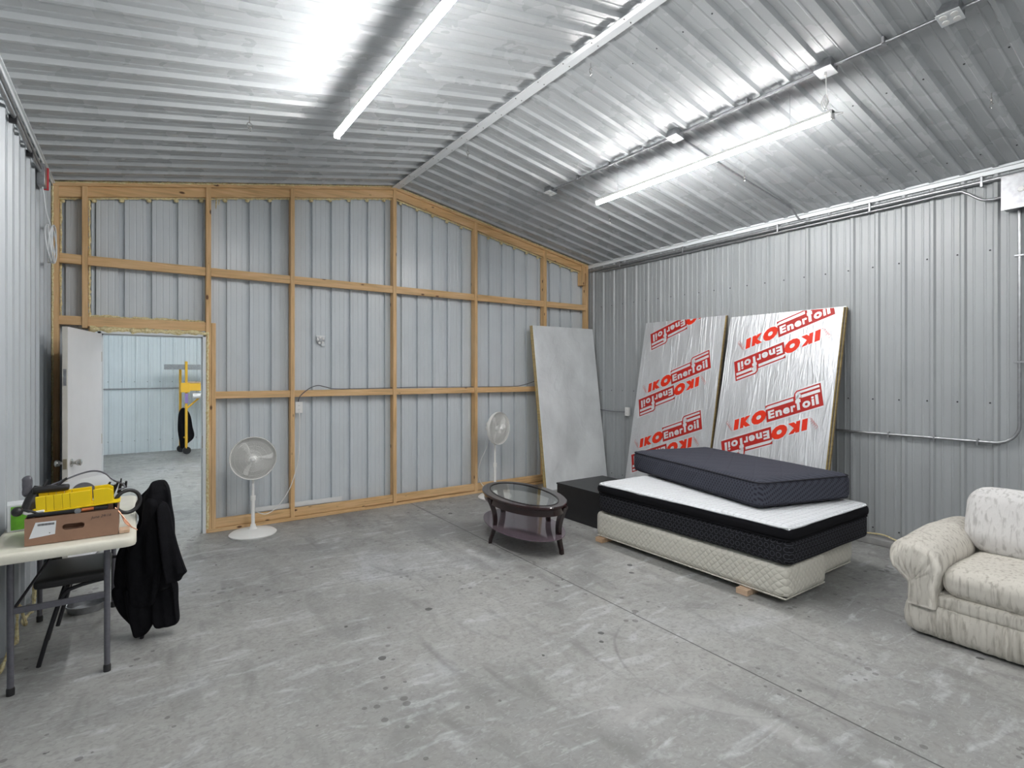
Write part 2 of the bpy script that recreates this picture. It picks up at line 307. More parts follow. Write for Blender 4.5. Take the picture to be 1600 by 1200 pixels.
# ------------------------------------------------------------------ mesh helpers
class MB:
    def __init__(s): s.v = []; s.f = []; s.m = []; s.mi = 0
    def add(s, vs_, fs_):
        o = len(s.v); s.v += [V(p) for p in vs_]
        for f in fs_: s.f.append(tuple(i+o for i in f)); s.m.append(s.mi)
    def box(s, a, b, T=None):
        x0, y0, z0 = a; x1, y1, z1 = b
        p = [V(q) for q in ((x0,y0,z0),(x1,y0,z0),(x1,y1,z0),(x0,y1,z0),(x0,y0,z1),(x1,y0,z1),(x1,y1,z1),(x0,y1,z1))]
        if T: p = [T @ q for q in p]
        s.add(p, [(0,3,2,1),(4,5,6,7),(0,1,5,4),(1,2,6,5),(2,3,7,6),(3,0,4,7)]); return s
    def tube(s, pts, r, n=8, closed=False, caps=True):
        pts = [V(p) for p in pts]; N = len(pts); rr = r if isinstance(r, (list, tuple)) else [r]*N
        rings = []; up = None
        for i, p in enumerate(pts):
            if closed: d = pts[(i+1) % N]-pts[i-1]
            else: d = pts[min(i+1, N-1)]-pts[max(i-1, 0)]
            d.normalize()
            if up is None:
                up = V((0,0,1)) if abs(d.z) < .9 else V((1,0,0))
            a = (up - d*up.dot(d))
            if a.length < 1e-4: a = d.orthogonal()
            a.normalize(); up = a; c = d.cross(a)
            rings.append([p + (a*math.cos(2*PI*k/n)+c*math.sin(2*PI*k/n))*rr[i] for k in range(n)])
        vs_ = [q for R_ in rings for q in R_]; fs_ = []
        for i in range(N if closed else N-1):
            j = (i+1) % N
            for k in range(n): fs_.append((i*n+k, i*n+(k+1) % n, j*n+(k+1) % n, j*n+k))
        if caps and not closed:
            fs_.append(tuple(range(n-1, -1, -1))); fs_.append(tuple((N-1)*n+k for k in range(n)))
        s.add(vs_, fs_); return s
    def lathe(s, prof, n=32, T=None, sx=1, sy=1):
        vs_ = []; fs_ = []
        for r, z in prof:
            for k in range(n):
                a = 2*PI*k/n; q = V((r*sx*math.cos(a), r*sy*math.sin(a), z)); vs_.append(T @ q if T else q)
        for i in range(len(prof)-1):
            for k in range(n): fs_.append((i*n+k, i*n+(k+1) % n, (i+1)*n+(k+1) % n, (i+1)*n+k))
        if prof[0][0] > 1e-6: fs_.append(tuple(range(n-1, -1, -1)))
        if prof[-1][0] > 1e-6: fs_.append(tuple((len(prof)-1)*n+k for k in range(n)))
        s.add(vs_, fs_); return s
    def prism(s, poly, h, T=None):          # polygon in xy, extruded along z by h
        n = len(poly); vs_ = [V((x, y, 0)) for x, y in poly]+[V((x, y, h)) for x, y in poly]
        if T: vs_ = [T @ q for q in vs_]
        s.add(vs_, [tuple(range(n-1, -1, -1)), tuple(range(n, 2*n))]+[(i, (i+1) % n, n+(i+1) % n, n+i) for i in range(n)]); return s
    def soft(s, a, b, e=0.35, n=14, T=None, puff=0.0, nz=0.0, ns=4.0):   # rounded cushion box, superellipsoid corner
        a = V(a); b = V(b); c = (a+b)/2; h = (b-a)/2; bm = bmesh.new()
        bmesh.ops.create_cube(bm, size=2); bmesh.ops.subdivide_edges(bm, edges=bm.edges[:], cuts=n, use_grid_fill=True)
        vs_ = []
        for v in bm.verts:
            p = v.co.copy(); q = V([math.copysign(abs(t)**0.9, t) for t in p])
            rad = min(h)*e*2; rad = min(rad, min(h)*0.98)
            inner = V([max(h[i]-rad, 0) for i in range(3)])
            w_ = V([q[i]*h[i] for i in range(3)])
            cl = V([max(-inner[i], min(inner[i], w_[i])) for i in range(3)])
            d = w_-cl
            if d.length > 1e-6: 
                w_ = cl + d.normalized()*rad if max(abs(t) for t in p) > 0.999 else w_
            if puff:
                k = (1-p.x**2)*(1-p.y**2) if abs(p.z) > .99 else 0
                w_.z += math.copysign(puff*k, p.z) if abs(p.z) > .99 else 0
            if nz: w_ += V((1,1,1))*0 + noise.noise_vector((w_+c)*ns)*nz
            r_ = w_+c; vs_.append(T @ r_ if T else r_)
        s.add(vs_, [tuple(v.index for v in f.verts) for f in bm.faces]); bm.free(); return s
    def build(s, name, mats, parent=None, smooth=True, bevel=0, ang=38, T=None, kind=None):
        inv = wm(parent).inverted() if parent else Matrix()
        me = bpy.data.meshes.new(name)
        me.from_pydata([tuple(inv @ (T @ p if T else p)) for p in s.v], [], s.f)
        if not isinstance(mats, (list, tuple)): mats = [mats]
        for m_ in mats: me.materials.append(m_)
        for i, p in enumerate(me.polygons): p.material_index = s.m[i]
        bm = bmesh.new(); bm.from_mesh(me)
        if smooth != 'tube': bmesh.ops.recalc_face_normals(bm, faces=bm.faces[:])
        if smooth:
            for f in bm.faces: f.smooth = True
            for e in bm.edges:
                if len(e.link_faces) == 2 and e.calc_face_angle(0) > math.radians(ang): e.smooth = False
        bm.to_mesh(me); bm.free()
        o = bpy.data.objects.new(name, me); C.objects.link(o)
        if parent: o.parent = parent
        if bevel:
            md = o.modifiers.new('bevel', 'BEVEL'); md.width = bevel; md.segments = 2; md.limit_method = 'ANGLE'
        if kind: o['kind'] = kind
        return o
def wm(o): return (wm(o.parent) @ o.matrix_basis) if o.parent else o.matrix_basis.copy()
def tag(o, label, cat, group=None):
    o['label'] = label; o['category'] = cat
    if group: o['group'] = group
    return o
def thing(name, label, cat, loc=(0,0,0), rotz=0, group=None):
    o = bpy.data.objects.new(name, None); C.objects.link(o); o.empty_display_size = 0.05
    o.location = loc; o.rotation_euler = (0, 0, rotz); return tag(o, label, cat, group)
def struct(o): o['kind'] = 'structure'; return o
def copy_tree(o, parent=None):
    c = o.copy(); C.objects.link(c); c.parent = parent
    for ch in list(o.children): copy_tree(ch, c)
    return c
def box(a, b): return MB().box(a, b)
def frame_at(p, ex, ey):
    ex = V(ex).normalized(); ey = V(ey); ey = (ey-ex*ey.dot(ex)).normalized(); ez = ex.cross(ey)
    m_ = Matrix((ex, ey, ez)).transposed().to_4x4(); m_.translation = V(p); return m_
def arc(c, r, a0, a1, n, ex, ey):
    return [V(c)+V(ex)*r*math.cos(a0+(a1-a0)*i/n)+V(ey)*r*math.sin(a0+(a1-a0)*i/n) for i in range(n+1)]
def spline(pts, n=8):
    pts = [V(p) for p in pts]; out = []
    P = [pts[0]*2-pts[1]]+pts+[pts[-1]*2-pts[-2]]
    for i in range(1, len(P)-2):
        for k in range(n):
            t = k/n; a, b, c, d = P[i-1], P[i], P[i+1], P[i+2]
            out.append(0.5*((2*b)+(c-a)*t+(2*a-5*b+4*c-d)*t*t+(3*b-a-3*c+d)*t**3))
    out.append(pts[-1]); return out
def foam(mb, p0, p1, r, step=0.025, jit=0.6, lump=1.0):
    p0, p1 = V(p0), V(p1); L = (p1-p0).length; n = max(3, int(L/step))
    pts = []; rr = []
    for i in range(n+1):
        p = p0.lerp(p1, i/n)+V([random.uniform(-1, 1)*r*jit*0.4 for _ in range(3)])
        pts.append(p); rr.append(r*(1+random.uniform(-0.5, 0.6)*lump*jit))
    mb.tube(pts, rr, 7); return mb

# corrugated sheet: ribs run along v; profile across u; height along n
def profile(u0, u1, pitch, phase, rib, minor, sgn=1):
    """list of (u, h); rib = (base, top, height); minor = list of (offset, halfwidth, height)"""
    pts = [(u0, 0.0)]; k = math.floor((u0-phase)/pitch)-1
    while phase+k*pitch < u1+pitch:
        c = phase+k*pitch; B, T_, H_ = rib
        seg = [(c-B/2, 0), (c-T_/2, H_*sgn), (c+T_/2, H_*sgn), (c+B/2, 0)]
        for off, hw, mh in minor:
            seg += [(c+off-hw, 0), (c+off-hw*0.4, mh*sgn), (c+off+hw*0.4, mh*sgn), (c+off+hw, 0)]
        pts += [q for q in seg if u0+1e-4 < q[0] < u1-1e-4]; k += 1
    pts.append((u1, 0.0)); pts.sort(); return pts
def sheet(mb, prof, P):
    """P(u, h, side) -> 3D point for side 0/1"""
    vs_ = []; fs_ = []
    for u, h in prof: vs_ += [P(u, h, 0), P(u, h, 1)]
    for i in range(len(prof)-1): fs_.append((2*i, 2*i+2, 2*i+3, 2*i+1))
    mb.add(vs_, fs_)
PITCH = 0.2165; PH = 1.338
RIB = (0.052, 0.022, 0.018); MIN = [(0.072, 0.010, 0.0035), (0.144, 0.010, 0.0035)]

# ------------------------------------------------------------------ floor, walls, ceiling
struct(box((LX-0.1, YF-0.1, -0.15), (WX+0.1, YN+0.1, 0)).build('floor', M['concrete'], smooth=False))
def screws(mb, pts, n):
    mb.mi = 1
    for p in pts:
        T = frame_at(p, V(n).orthogonal(), V(n).cross(V(n).orthogonal())); mb.lathe([(0.007, 0), (0.007, 0.003), (0.004, 0.007)], 8, T)
    mb.mi = 0
# right wall
mb = MB(); pr = profile(YF, YB+0.12, PITCH, PH, RIB, MIN)
sheet(mb, pr, lambda u, h, s_: (WX-h, u, 0.06 if s_ == 0 else EZ+0.02))
ks = [PH+PITCH*k for k in range(-24, 23)]
screws(mb, [(WX-RIB[2]*0+0, y+0.04, z) for y in ks if y < 6.1 for z in (0.13, 1.363, 2.63)], (-1, 0, 0))
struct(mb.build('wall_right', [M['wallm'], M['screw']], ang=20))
struct(box((WX+0.004, YF, 0), (WX+0.12, YB+0.12, EZ+0.1)).build('wall_right_backing', M['curb'], smooth=False))
bpy.data.objects['wall_right_backing'].name = 'wall_right_outer'
struct(box((WX-0.13, YF, 0), (WX+0.0, YB, 0.062)).build('baseboard_right', M['curb'], bevel=0.006))
# left wall
mb = MB(); pr = profile(YF, YB+0.12, PITCH, PH, RIB, MIN)
sheet(mb, pr, lambda u, h, s_: (LX+h, u, 0.0 if s_ == 0 else EZ+0.02))
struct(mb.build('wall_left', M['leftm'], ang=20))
struct(box((LX-0.12, YF, 0), (LX-0.002, YB+0.12, EZ+0.1)).build('wall_left_outer', M['curb'], smooth=False))
# wall behind the camera
mb = MB(); pr = profile(LX, WX, PITCH, 0.1, RIB, MIN)
def addb(pr, xs):
    for x in xs:
        if not any(abs(p[0]-x) < 1e-5 for p in pr):
            hh = 0
            for i in range(len(pr)-1):
                if pr[i][0] <= x <= pr[i+1][0]:
                    t = (x-pr[i][0])/max(1e-9, pr[i+1][0]-pr[i][0]); hh = pr[i][1]*(1-t)+pr[i+1][1]*t
            pr.append((x, hh))
    pr.sort(); return pr
addb(pr, [RX]); sheet(mb, pr, lambda u, h, s_: (u, YF+h, 0 if s_ == 0 else roof(u)+0.01))
struct(mb.build('wall_front', M['wallm'], ang=20))
# partition sheeting (recessed ribs), with the doorway left open
DX0, DX1, DZ = -0.30, 0.565, 2.02
mb = MB(); BP = 0.2165; BPH = 0.092
minb = [(0.055, 0.006, 0.002), (0.11, 0.006, 0.002), (0.162, 0.006, 0.002)]
ribb = (0.050, 0.043, 0.034)
for (a, b, zf) in ((LX, DX0-0.05, 0), (DX0-0.05, DX1+0.05, DZ+0.05), (DX1+0.05, WX, 0)):
    pr = profile(a, b, BP, BPH, ribb, minb, -1); 
    if a < RX < b: addb(pr, [RX])
    sheet(mb, pr, lambda u, h, s_, zf=zf: (u, YS-h, zf if s_ == 0 else roof(u)+0.0))
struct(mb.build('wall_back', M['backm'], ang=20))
# neighbouring room shell (seen through the doorway)
mb = MB(); pr = profile(LX, WX, PITCH, -0.02, RIB, MIN)
sheet(mb, pr, lambda u, h, s_: (u, YN-h, 0.0 if s_ == 0 else roof(u)+.02))
screws(mb, [(-0.02+PITCH*k-0.03, YN-0.001, z) for k in range(-2, 25) for z in (0.25, 1.45)], (0, -1, 0))
addb(pr, [RX])
struct(mb.build('wall_far_room', [M['farm'], M['screw']], ang=20))
mb = MB(); mb.box((LX-0.06, YS+0.12, 0), (LX-0.001, YN, EZ+.05)); mb.box((WX+0.001, YS+0.12, 0), (WX+0.06, YN, EZ+.05))
struct(mb.build('wall_far_room_sides', M['farm'], smooth=False))
# back face of the partition on the other side
mb = MB()
for (a, b, zf) in ((LX, DX0-0.05, 0), (DX0-0.05, DX1+0.05, DZ+0.05), (DX1+0.05, WX, 0)):
    pr = [(a, 0), (b, 0)]
    if a < RX < b: addb(pr, [RX])
    sheet(mb, pr, lambda u, h, s_, zf=zf: (u, YS+0.07, zf if s_ == 0 else roof(u)))
struct(mb.build('wall_far_room_front', M['farm'], smooth=False))
# ceiling: two corrugated slopes, ribs run down the slope
mb = MB(); RIBC = (0.050, 0.022, 0.026)
pr = profile(YF, YB+0.1, PITCH, PH, RIBC, MIN)
ct = math.atan(SL); nl = V((math.sin(ct), 0, -math.cos(ct))); nr = V((-math.sin(ct), 0, -math.cos(ct)))
for side, n_ in ((-1, nl), (1, nr)):
    xe = LX if side < 0 else WX
    def P(u, h, s_, side=side, n_=n_, xe=xe):
        x = RX+side*0.004 if s_ == 0 else xe
        return V((x, u, roof(x)))+n_*h
    sheet(mb, pr, P)
sp = []
mb.mi = 1
for side in (-1, 1):
    for k in range(-12, 23):
        y = PH+PITCH*k+0.035
        if y > 6.1: continue
        for x in (RX+side*0.35, RX+side*1.75, RX+side*2.95):
            n_ = nl if side < 0 else nr
            T = frame_at((x, y, roof(x)), (0, 1, 0), n_.cross(V((0, 1, 0)))); 
            if T.to_3x3().col[2].dot(n_) < 0: T = frame_at((x, y, roof(x)), (0, 1, 0), -n_.cross(V((0, 1, 0))))
            mb.lathe([(0.006, 0), (0.006, 0.003), (0.003, 0.006)], 6, T)
mb.mi = 0
struct(mb.build('ceiling', [M['ceilm'], M['screw']], ang=20))
mb = MB()
for a, b in ((LX-0.12, RX), (RX, WX+0.12)):
    za, zb = roof(a)+0.02, roof(b)+0.02
    mb.add([(a, YF-0.1, za), (b, YF-0.1, zb), (b, YN+.1, zb), (a, YN+.1, za), (a, YF-0.1, za+.1), (b, YF-0.1, zb+.1), (b, YN+.1, zb+.1), (a, YN+.1, za+.1)],
           [(0,3,2,1),(4,5,6,7),(0,1,5,4),(1,2,6,5),(2,3,7,6),(3,0,4,7)])
struct(mb.build('ceiling_outer', M['farm'], smooth=False))
# trims
mb = MB(); th = 0.05
for side in (-1, 1):
    x1 = RX+side*th; mb.add([(RX, YF, RZ-0.033), (x1, YF, roof(x1)-0.033), (x1, YB+.05, roof(x1)-0.033), (RX, YB+.05, RZ-0.033),
        (RX, YF, RZ-0.029), (x1, YF, roof(x1)-0.029), (x1, YB+.05, roof(x1)-0.029), (RX, YB+.05, RZ-0.029)], [(0,3,2,1),(4,5,6,7),(0,1,5,4),(1,2,6,5),(2,3,7,6),(3,0,4,7)])
mb.mi = 1
for k in range(30):
    for dx in (-0.03, 0.03): mb.lathe([(0.004, -0.004), (0.004, 0)], 6, Matrix.Translation((RX+dx, 6.0-k*0.3, roof(RX+dx)-0.033)))
mb.mi = 0
struct(mb.build('trim_1', [M['trim'], M['screw']], smooth=False))
mb = MB(); mb.box((WX-0.027, YF, EZ-0.062), (WX-0.020, YB, EZ+0.0)); mb.box((WX-0.05, YF, EZ-0.026), (WX, YB, EZ-0.018))
struct(mb.build('trim_2', M['trim'], bevel=0.002))
mb = MB(); mb.box((LX+0.019, YF, EZ-0.05), (LX+0.026, YB, EZ-0.0)); mb.box((LX, YF, EZ-0.026), (LX+0.04, YB, EZ-0.018))
struct(mb.build('trim_3', M['trim'], bevel=0.002))

# ------------------------------------------------------------------ LED fixtures
def light(x, y0, y1, z, label, group='long LED shop lights'):
    yc = (y0+y1)/2; t = thing('shop_light', label, 'light', (x, yc, z), 0, group)
    mb = MB(); mb.prism([(-0.022, 0.012), (0.022, 0.012), (0.016, 0.036), (-0.016, 0.036)], y1-y0, T=Matrix.Translation((x, y0, z)) @ Matrix.Rotation(PI/2, 4, 'X') @ Matrix.Scale(-1, 4, V((0, 0, 1))))
    mb.build('housing', M['white'], t, smooth=False)
    mb = MB(); mb.tube([(x, y0+0.012, z), (x, y1-0.012, z)], 0.021, 14); mb.build('tube', M['tube'], t)
    for yy in (y0, y1-0.014):
        mb = MB(); mb.box((x-0.022, yy, z-0.022), (x+0.022, yy+0.014, z+0.03)); mb.build('end_cap', M['white'], t, bevel=0.002)
    for yy in (y0+0.30, y1-0.30):
        zt = roof(x)-0.0; mb = MB(); pts = [(x+0.002*(i % 2), yy, z+0.03+(zt-z-0.03)*i/24) for i in range(25)]
        mb.tube(pts, 0.0018, 5); mb.build('hanging_wire', M['galv'], t)
    return t
light(1.222, 1.60, 4.05, 3.385, 'lit LED tube light left of the ridge line, running past the top edge')
l2 = light(3.925, 1.76, 4.08, 3.385, 'lit LED tube light right of the ridge line, below the ceiling conduit')
light(1.222, -2.9, -0.45, 3.385, 'unseen LED tube light added on the left, behind the viewer')  # unseen fixture, added for light and reflections from behind the camera
light(3.925, -2.9, -0.6, 3.385, 'unseen LED tube light added on the right, behind the viewer')  # its added counterpart on the right, also out of view
light(1.222, 8.2, 10.6, 3.385, 'lit LED tube light in the next room, left side')
light(3.925, 8.2, 10.6, 3.385, 'lit LED tube light in the next room, right side')
# coiled supply cord from ceiling box to light 2
x, z = 3.925, 3.385
pts = [(3.79, 1.74, 3.655), (3.80, 1.75, 3.60), (3.85, 1.77, 3.52)]
for i in range(40):
    a = i/40*2*PI*3; pts.append((3.895+0.028*math.cos(a), 1.79+0.0006*i, 3.50-0.035*math.sin(a)-0.001*i))
pts += [(3.93, 1.80, 3.44), (3.935, 1.755, 3.40), (3.93, 1.70, 3.38), (3.925, 1.74, 3.372)]
mb = MB(); mb.tube(spline(pts, 3), 0.0032, 6)
tag(mb.build('power_cord', M['white']), 'short looped white cord from ceiling box down to the right LED light', 'cord')

# ------------------------------------------------------------------ ceiling conduit, boxes, hooks
XC = 3.785; zc = roof(XC)-0.035
t = thing('ceiling_conduit', 'thin steel conduit run along the right ceiling slope above the LED light', 'conduit', (XC, 2.8, zc))
mb = MB(); mb.tube([(XC, -1.0, zc), (XC, 4.62, zc)], 0.012, 10); mb.build('pipe', M['galv'], t)
mb = MB(); zz = lambda X_: roof(X_)-0.03
mb.tube(spline([(XC+0.03, 2.965, zz(XC+0.03)), (4.4, 2.95, zz(4.4)), (5.0, 2.93, zz(5.0)), (5.50, 2.91, zz(5.50)), (5.62, 2.91, 3.30), (5.69, 2.88, 3.22), (5.735, 2.80, 3.19)], 6), 0.009, 10)
mb.build('branch_pipe', M['galv'], t)
for yy in (-0.4, 0.45, 1.4, 2.3, 3.3, 3.75, 4.2):
    mb = MB(); mb.box((XC-0.03, yy-0.008, zc-0.011), (XC+0.03, yy+0.008, roof(XC)-0.005+0)); mb.build('pipe_strap', M['galv'], t, bevel=0.002)
def ceil_box(y, kind, label):
    Tn = Matrix.Translation((XC, y, roof(XC))) @ Matrix.Rotation(ct, 4, 'Y')
    t = thing('outlet_box', label, 'outlet box', (XC, y, roof(XC)), 0, 'steel boxes on the ceiling conduit')
    mb = MB(); mb.box((-0.052, -0.052, -0.062), (0.052, 0.052, -0.001), Tn); mb.build('box_body', M['galv'], t, bevel=0.004)
    mb = MB(); mb.box((-0.056, -0.056, -0.068), (0.056, 0.056, -0.0625), Tn); mb.build('cover_plate', M['trim'], t, bevel=0.003)
    if kind:
        for sx in (-1, 1):
            for sy in (-1, 1):
                mb = MB(); mb.lathe([(0.017, -0.073), (0.019, -0.069)], 16, Tn @ Matrix.Translation((sx*0.024, sy*0.026, 0))); mb.build('socket', M['white'], t)
    else:
        mb = MB(); mb.tube([Tn @ V((0, 0, -0.069)), Tn @ V((0, 0, -0.09))], 0.008, 8); mb.build('cord_grip', M['white'], t)
ceil_box(4.66, 1, 'four-socket steel box at the far end of the ceiling conduit')
ceil_box(2.968, 1, 'steel ceiling box where the branch conduit leaves toward the right wall')
ceil_box(1.74, 0, 'steel ceiling box with the cord hanging down to the right LED light')
ceil_box(1.07, 1, 'four-socket steel box at the top right edge of the photo')
def hook(x, y, label, s=1.0):
    z0 = roof(x); mb = MB()
    mb.tube([(x, y, z0), (x, y, z0-0.05*s)], 0.003*s, 6)
    mb.tube([(x+0.018*s*math.sin(a), y+0.006*s*math.sin(a), z0-0.067*s-0.018*s*math.cos(a)) for a in [2*PI*i/18 for i in range(18)]], 0.0035*s, 6, closed=True)
    mb.tube([(x+0.010*s*math.sin(a), y+0.012*math.sin(a), z0-0.098*s-0.014*s*math.cos(a)) for a in [2*PI*i/18 for i in range(16)]], 0.003*s, 6)
    tag(mb.build('ceiling_hook', M['chrome']), label, 'hook', 'eye hooks hanging from the ceiling')
hook(0.698, 4.48, 'eye hook on the left ceiling slope, left of the LED tube')
hook(2.718, 2.887, 'eye hook just right of the ridge trim, the nearer of that pair')
hook(2.709, 4.653, 'eye hook just right of the ridge trim, the farther of that pair')
hook(4.677, 2.884, 'eye hook beside the branch conduit under the right LED light')
hook(4.655, 4.612, 'eye hook near the far tip of the right LED light', 0.9)
hook(4.705, 1.111, 'eye hook high at the right edge of the photo', 1.1)

# ------------------------------------------------------------------ timber wall frame
t = thing('timber_wall_frame', 'bare pine stud and girt frame of the partition wall with yellow foam along its edges', 'wall frame', (2.58, YB, 0))
def stud(x0, x1, z1=None, z0=0.0, y0=YB-0.012, y1=YS-0.012, nm='stud'):
    mb = MB(); za = roof(x0)-0.03 if z1 is None else z1; zb = roof(x1)-0.03 if z1 is None else z1
    mb.add([(x0,y0,z0),(x1,y0,z0),(x1,y1,z0),(x0,y1,z0),(x0,y0,za),(x1,y0,zb),(x1,y1,zb),(x0,y1,za)], [(0,3,2,1),(4,5,6,7),(0,1,5,4),(1,2,6,5),(2,3,7,6),(3,0,4,7)])
    mb.build(nm, M['wood_z'], t, smooth=False, bevel=0.003)
studs = [(LX+0.022, LX+0.062), (-0.412, -0.372), (0.565, 0.61), (1.372, 1.414), (2.556, 2.60), (3.712, 3.756), (4.90, 4.945), (5.735, 5.775)]
for i, (a, b) in enumerate(studs):
    if i == 1: stud(a, b, None, 2.02)
    else: stud(a, b)
stud(0.612, 0.652, 2.12)
stud(DX0-0.065, DX0-0.025, 2.03)
stud(5.64, 5.70, 3.30, 2.98, nm='block')
def girt(x0, x1, z0, z1, y0=YB, y1=YB+0.038, nm='girt', dz=0.0):
    mb = MB(); mb.add([(x0,y0,z0),(x1,y0,z0+dz),(x1,y1,z0+dz),(x0,y1,z0),(x0,y0,z1),(x1,y0,z1+dz),(x1,y1,z1+dz),(x0,y1,z1)], [(0,3,2,1),(4,5,6,7),(0,1,5,4),(1,2,6,5),(2,3,7,6),(3,0,4,7)])
    mb.build(nm, M['wood_x'], t, smooth=False, bevel=0.003)
edges = [(studs[i][1], studs[i+1][0]) for i in range(7)]
for a, b in edges: girt(a+0.001, b-0.001, 2.595, 2.68)
for i, (a, b) in enumerate(edges):
    if i >= 2: girt(a+(0.041 if i == 2 else 0.001), b-0.001, 1.352, 1.425)
    if i >= 2: girt(a+(0.041 if i == 2 else 0.001), b-0.001, 0.04, 0.128, nm='base_girt')
girt(studs[0][1], studs[1][0], 2.045, 2.125, nm='girt')
girt(-0.371, 0.564, 2.035, 2.125, nm='header')
girt(0.575, 2.2, 0.0, 0.036, y0=YB-0.02, y1=YS-0.02, nm='sill_plate'); girt(2.2, 5.75, 0.0, 0.030, y0=YB-0.02, y1=YS-0.02, nm='sill_plate')
girt(LX+0.03, DX0-0.03, 0.0, 0.036, y0=YB-0.02, y1=YS-0.02, nm='sill_plate')
for side in (-1, 1):
    xe = LX+0.025 if side < 0 else WX-0.03
    for (o0, o1, ya, yb, nm) in ((0.055, 0.145, YB+0.004, YB+0.045, 'rafter_girt'), (0.022, 0.055, YB-0.022, YS-0.01, 'top_plate')):
        mb = MB(); za, zb = roof(xe), RZ
        mb.add([(xe,ya,za-o1),(RX,ya,zb-o1),(RX,yb,zb-o1),(xe,yb,za-o1),(xe,ya,za-o0),(RX,ya,zb-o0),(RX,yb,zb-o0),(xe,yb,za-o0)], [(0,3,2,1),(4,5,6,7),(0,1,5,4),(1,2,6,5),(2,3,7,6),(3,0,4,7)])
        mb.build(nm, M['wood_x'], t, smooth=False, bevel=0.003)
mb = MB()
for side in (-1, 1):
    xe = LX+0.02 if side < 0 else WX-0.02
    foam(mb, (xe, YB-0.015, roof(xe)-0.018), (RX, YB-0.015, RZ-0.018), 0.011)
    foam(mb, (xe, YB+0.055, roof(xe)-0.15), (RX, YB+0.055, RZ-0.15), 0.009, jit=0.9)
for k in range(30):      # blobs pushed through at the ribs
    x = BPH+BP*(k-3)
    if LX+0.05 < x < WX-0.05:
        z = roof(x)-0.158; mb.lathe([(0.001, -0.024), (0.018, -0.016), (0.024, 0), (0.014, 0.012), (0.001, 0.016)], 9, Matrix.Translation((x+random.uniform(-.01, .01), YS-0.02, z)))
foam(mb, (LX+0.02, YB-0.01, 0.02), (LX+0.02, YB-0.01, EZ-0.05), 0.008)
foam(mb, (LX+0.07, YS-0.03, 2.13), (LX+0.07, YS-0.03, 3.2), 0.007, jit=0.9)
foam(mb, (-0.36, YS-0.04, 2.135), (0.56, YS-0.04, 2.135), 0.012, jit=0.9)
foam(mb, (-0.362, YS-0.04, 2.13), (-0.362, YS-0.04, 3.2), 0.008, jit=0.9)
foam(mb, (-0.36, YB+0.0, 2.015), (0.58, YB+0.0, 2.012), 0.024, step=0.035, jit=0.7)
foam(mb, (0.578, YB-0.012, 0.04), (0.578, YB-0.012, 2.0), 0.012, step=0.03)
foam(mb, (5.765, YB+0.03, 2.3), (5.765, YB+0.03, 3.2), 0.010)
for x, L_ in ((0.665, 0.09), (0.69, 0.05)): mb.tube([(x, YS-0.03, roof(x)-0.16), (x-0.004, YS-0.03, roof(x)-0.16-L_)], [0.006, 0.003], 6)
o = mb.build('foam_sealant', M['foam'], t); o['label'] = 'lumpy yellow expanding foam'

# ------------------------------------------------------------------ doorway and door
t = thing('door_frame', 'white painted jamb of the open doorway, foamed in place', 'door frame', (0.13, YB, 0))
MB().box((DX0, YB-0.012, 0), (DX0+0.028, YS+0.07, 1.995)).build('jamb', M['trim'], t, smooth=False, bevel=0.002)
MB().box((DX1-0.028, YB-0.012, 0), (DX1, YS+0.07, 1.995)).build('jamb', M['trim'], t, smooth=False, bevel=0.002)
MB().box((DX0, YB-0.012, 1.976), (DX1, YS+0.07, 2.0)).build('head_jamb', M['trim'], t, smooth=False, bevel=0.002)
mb = MB(); mb.box((DX1-0.038, YB+0.05, 0), (DX1-0.029, YB+0.085, 1.975)); mb.box((DX0+0.029, YB+0.05, 0), (DX0+0.038, YB+0.085, 1.975)); mb.box((DX0+0.03, YB+0.05, 1.966), (DX1-0.03, YB+0.085, 1.975)); mb.build('door_stop', M['trim'], t, smooth=False)
MB().box((DX1-0.031, YB+0.005, 0.86), (DX1-0.027, YB+0.035, 0.98)).build('strike_plate', M['brass'], t, smooth=False)
hx, hy = DX0+0.030, YB-0.017; ex_, ey_ = -0.440, 5.425
t = thing('door', 'white slab door standing open into the room against the left corner', 'door', (hx, hy, 0.012), math.atan2(ey_-hy, ex_-hx))
Lw = 0.80; T = wm(t)
mb = MB(); mb.box((0.002, -0.036, 0), (Lw, 0.0, 1.96)); mb.mi = 1; mb.box((Lw, -0.0355, 0.001), (Lw+0.003, -0.0005, 1.959)); mb.build('slab', [M['doorw'], M['doore']], t, smooth=False, bevel=0.0015, T=T)
mb = MB(); mb.box((Lw+0.003, -0.030, 0.85), (Lw+0.0055, -0.006, 0.93)); mb.tube([(Lw+0.005, -0.018, 0.89), (Lw+0.012, -0.018, 0.89)], 0.008, 10); mb.build('latch_plate', M['brass'], t, T=T)
MB().box((Lw+0.003, -0.028, 1.50), (Lw+0.005, -0.008, 1.63)).build('edge_plate', M['galv'], t, T=T, smooth=False)
for sgn, y_ in ((1, 0.0), (-1, -0.036)):
    T2 = T @ Matrix.Translation((Lw-0.065, y_, 0.89)) @ Matrix.Rotation(-PI/2*sgn, 4, 'X')
    mb = MB(); mb.lathe([(0.032, 0), (0.032, 0.006), (0.014, 0.012), (0.012, 0.028), (0.022, 0.038), (0.028, 0.050), (0.026, 0.062), (0.014, 0.068), (0.001, 0.069)], 20, T2)
    mb.build('door_knob', M['chrome'], t)
for z_ in (0.25, 1.0, 1.75): MB().tube([(0.0, -0.004, z_-0.045), (0.0, -0.004, z_+0.045)], 0.006, 8).build('hinge', M['brass'], t, T=T)

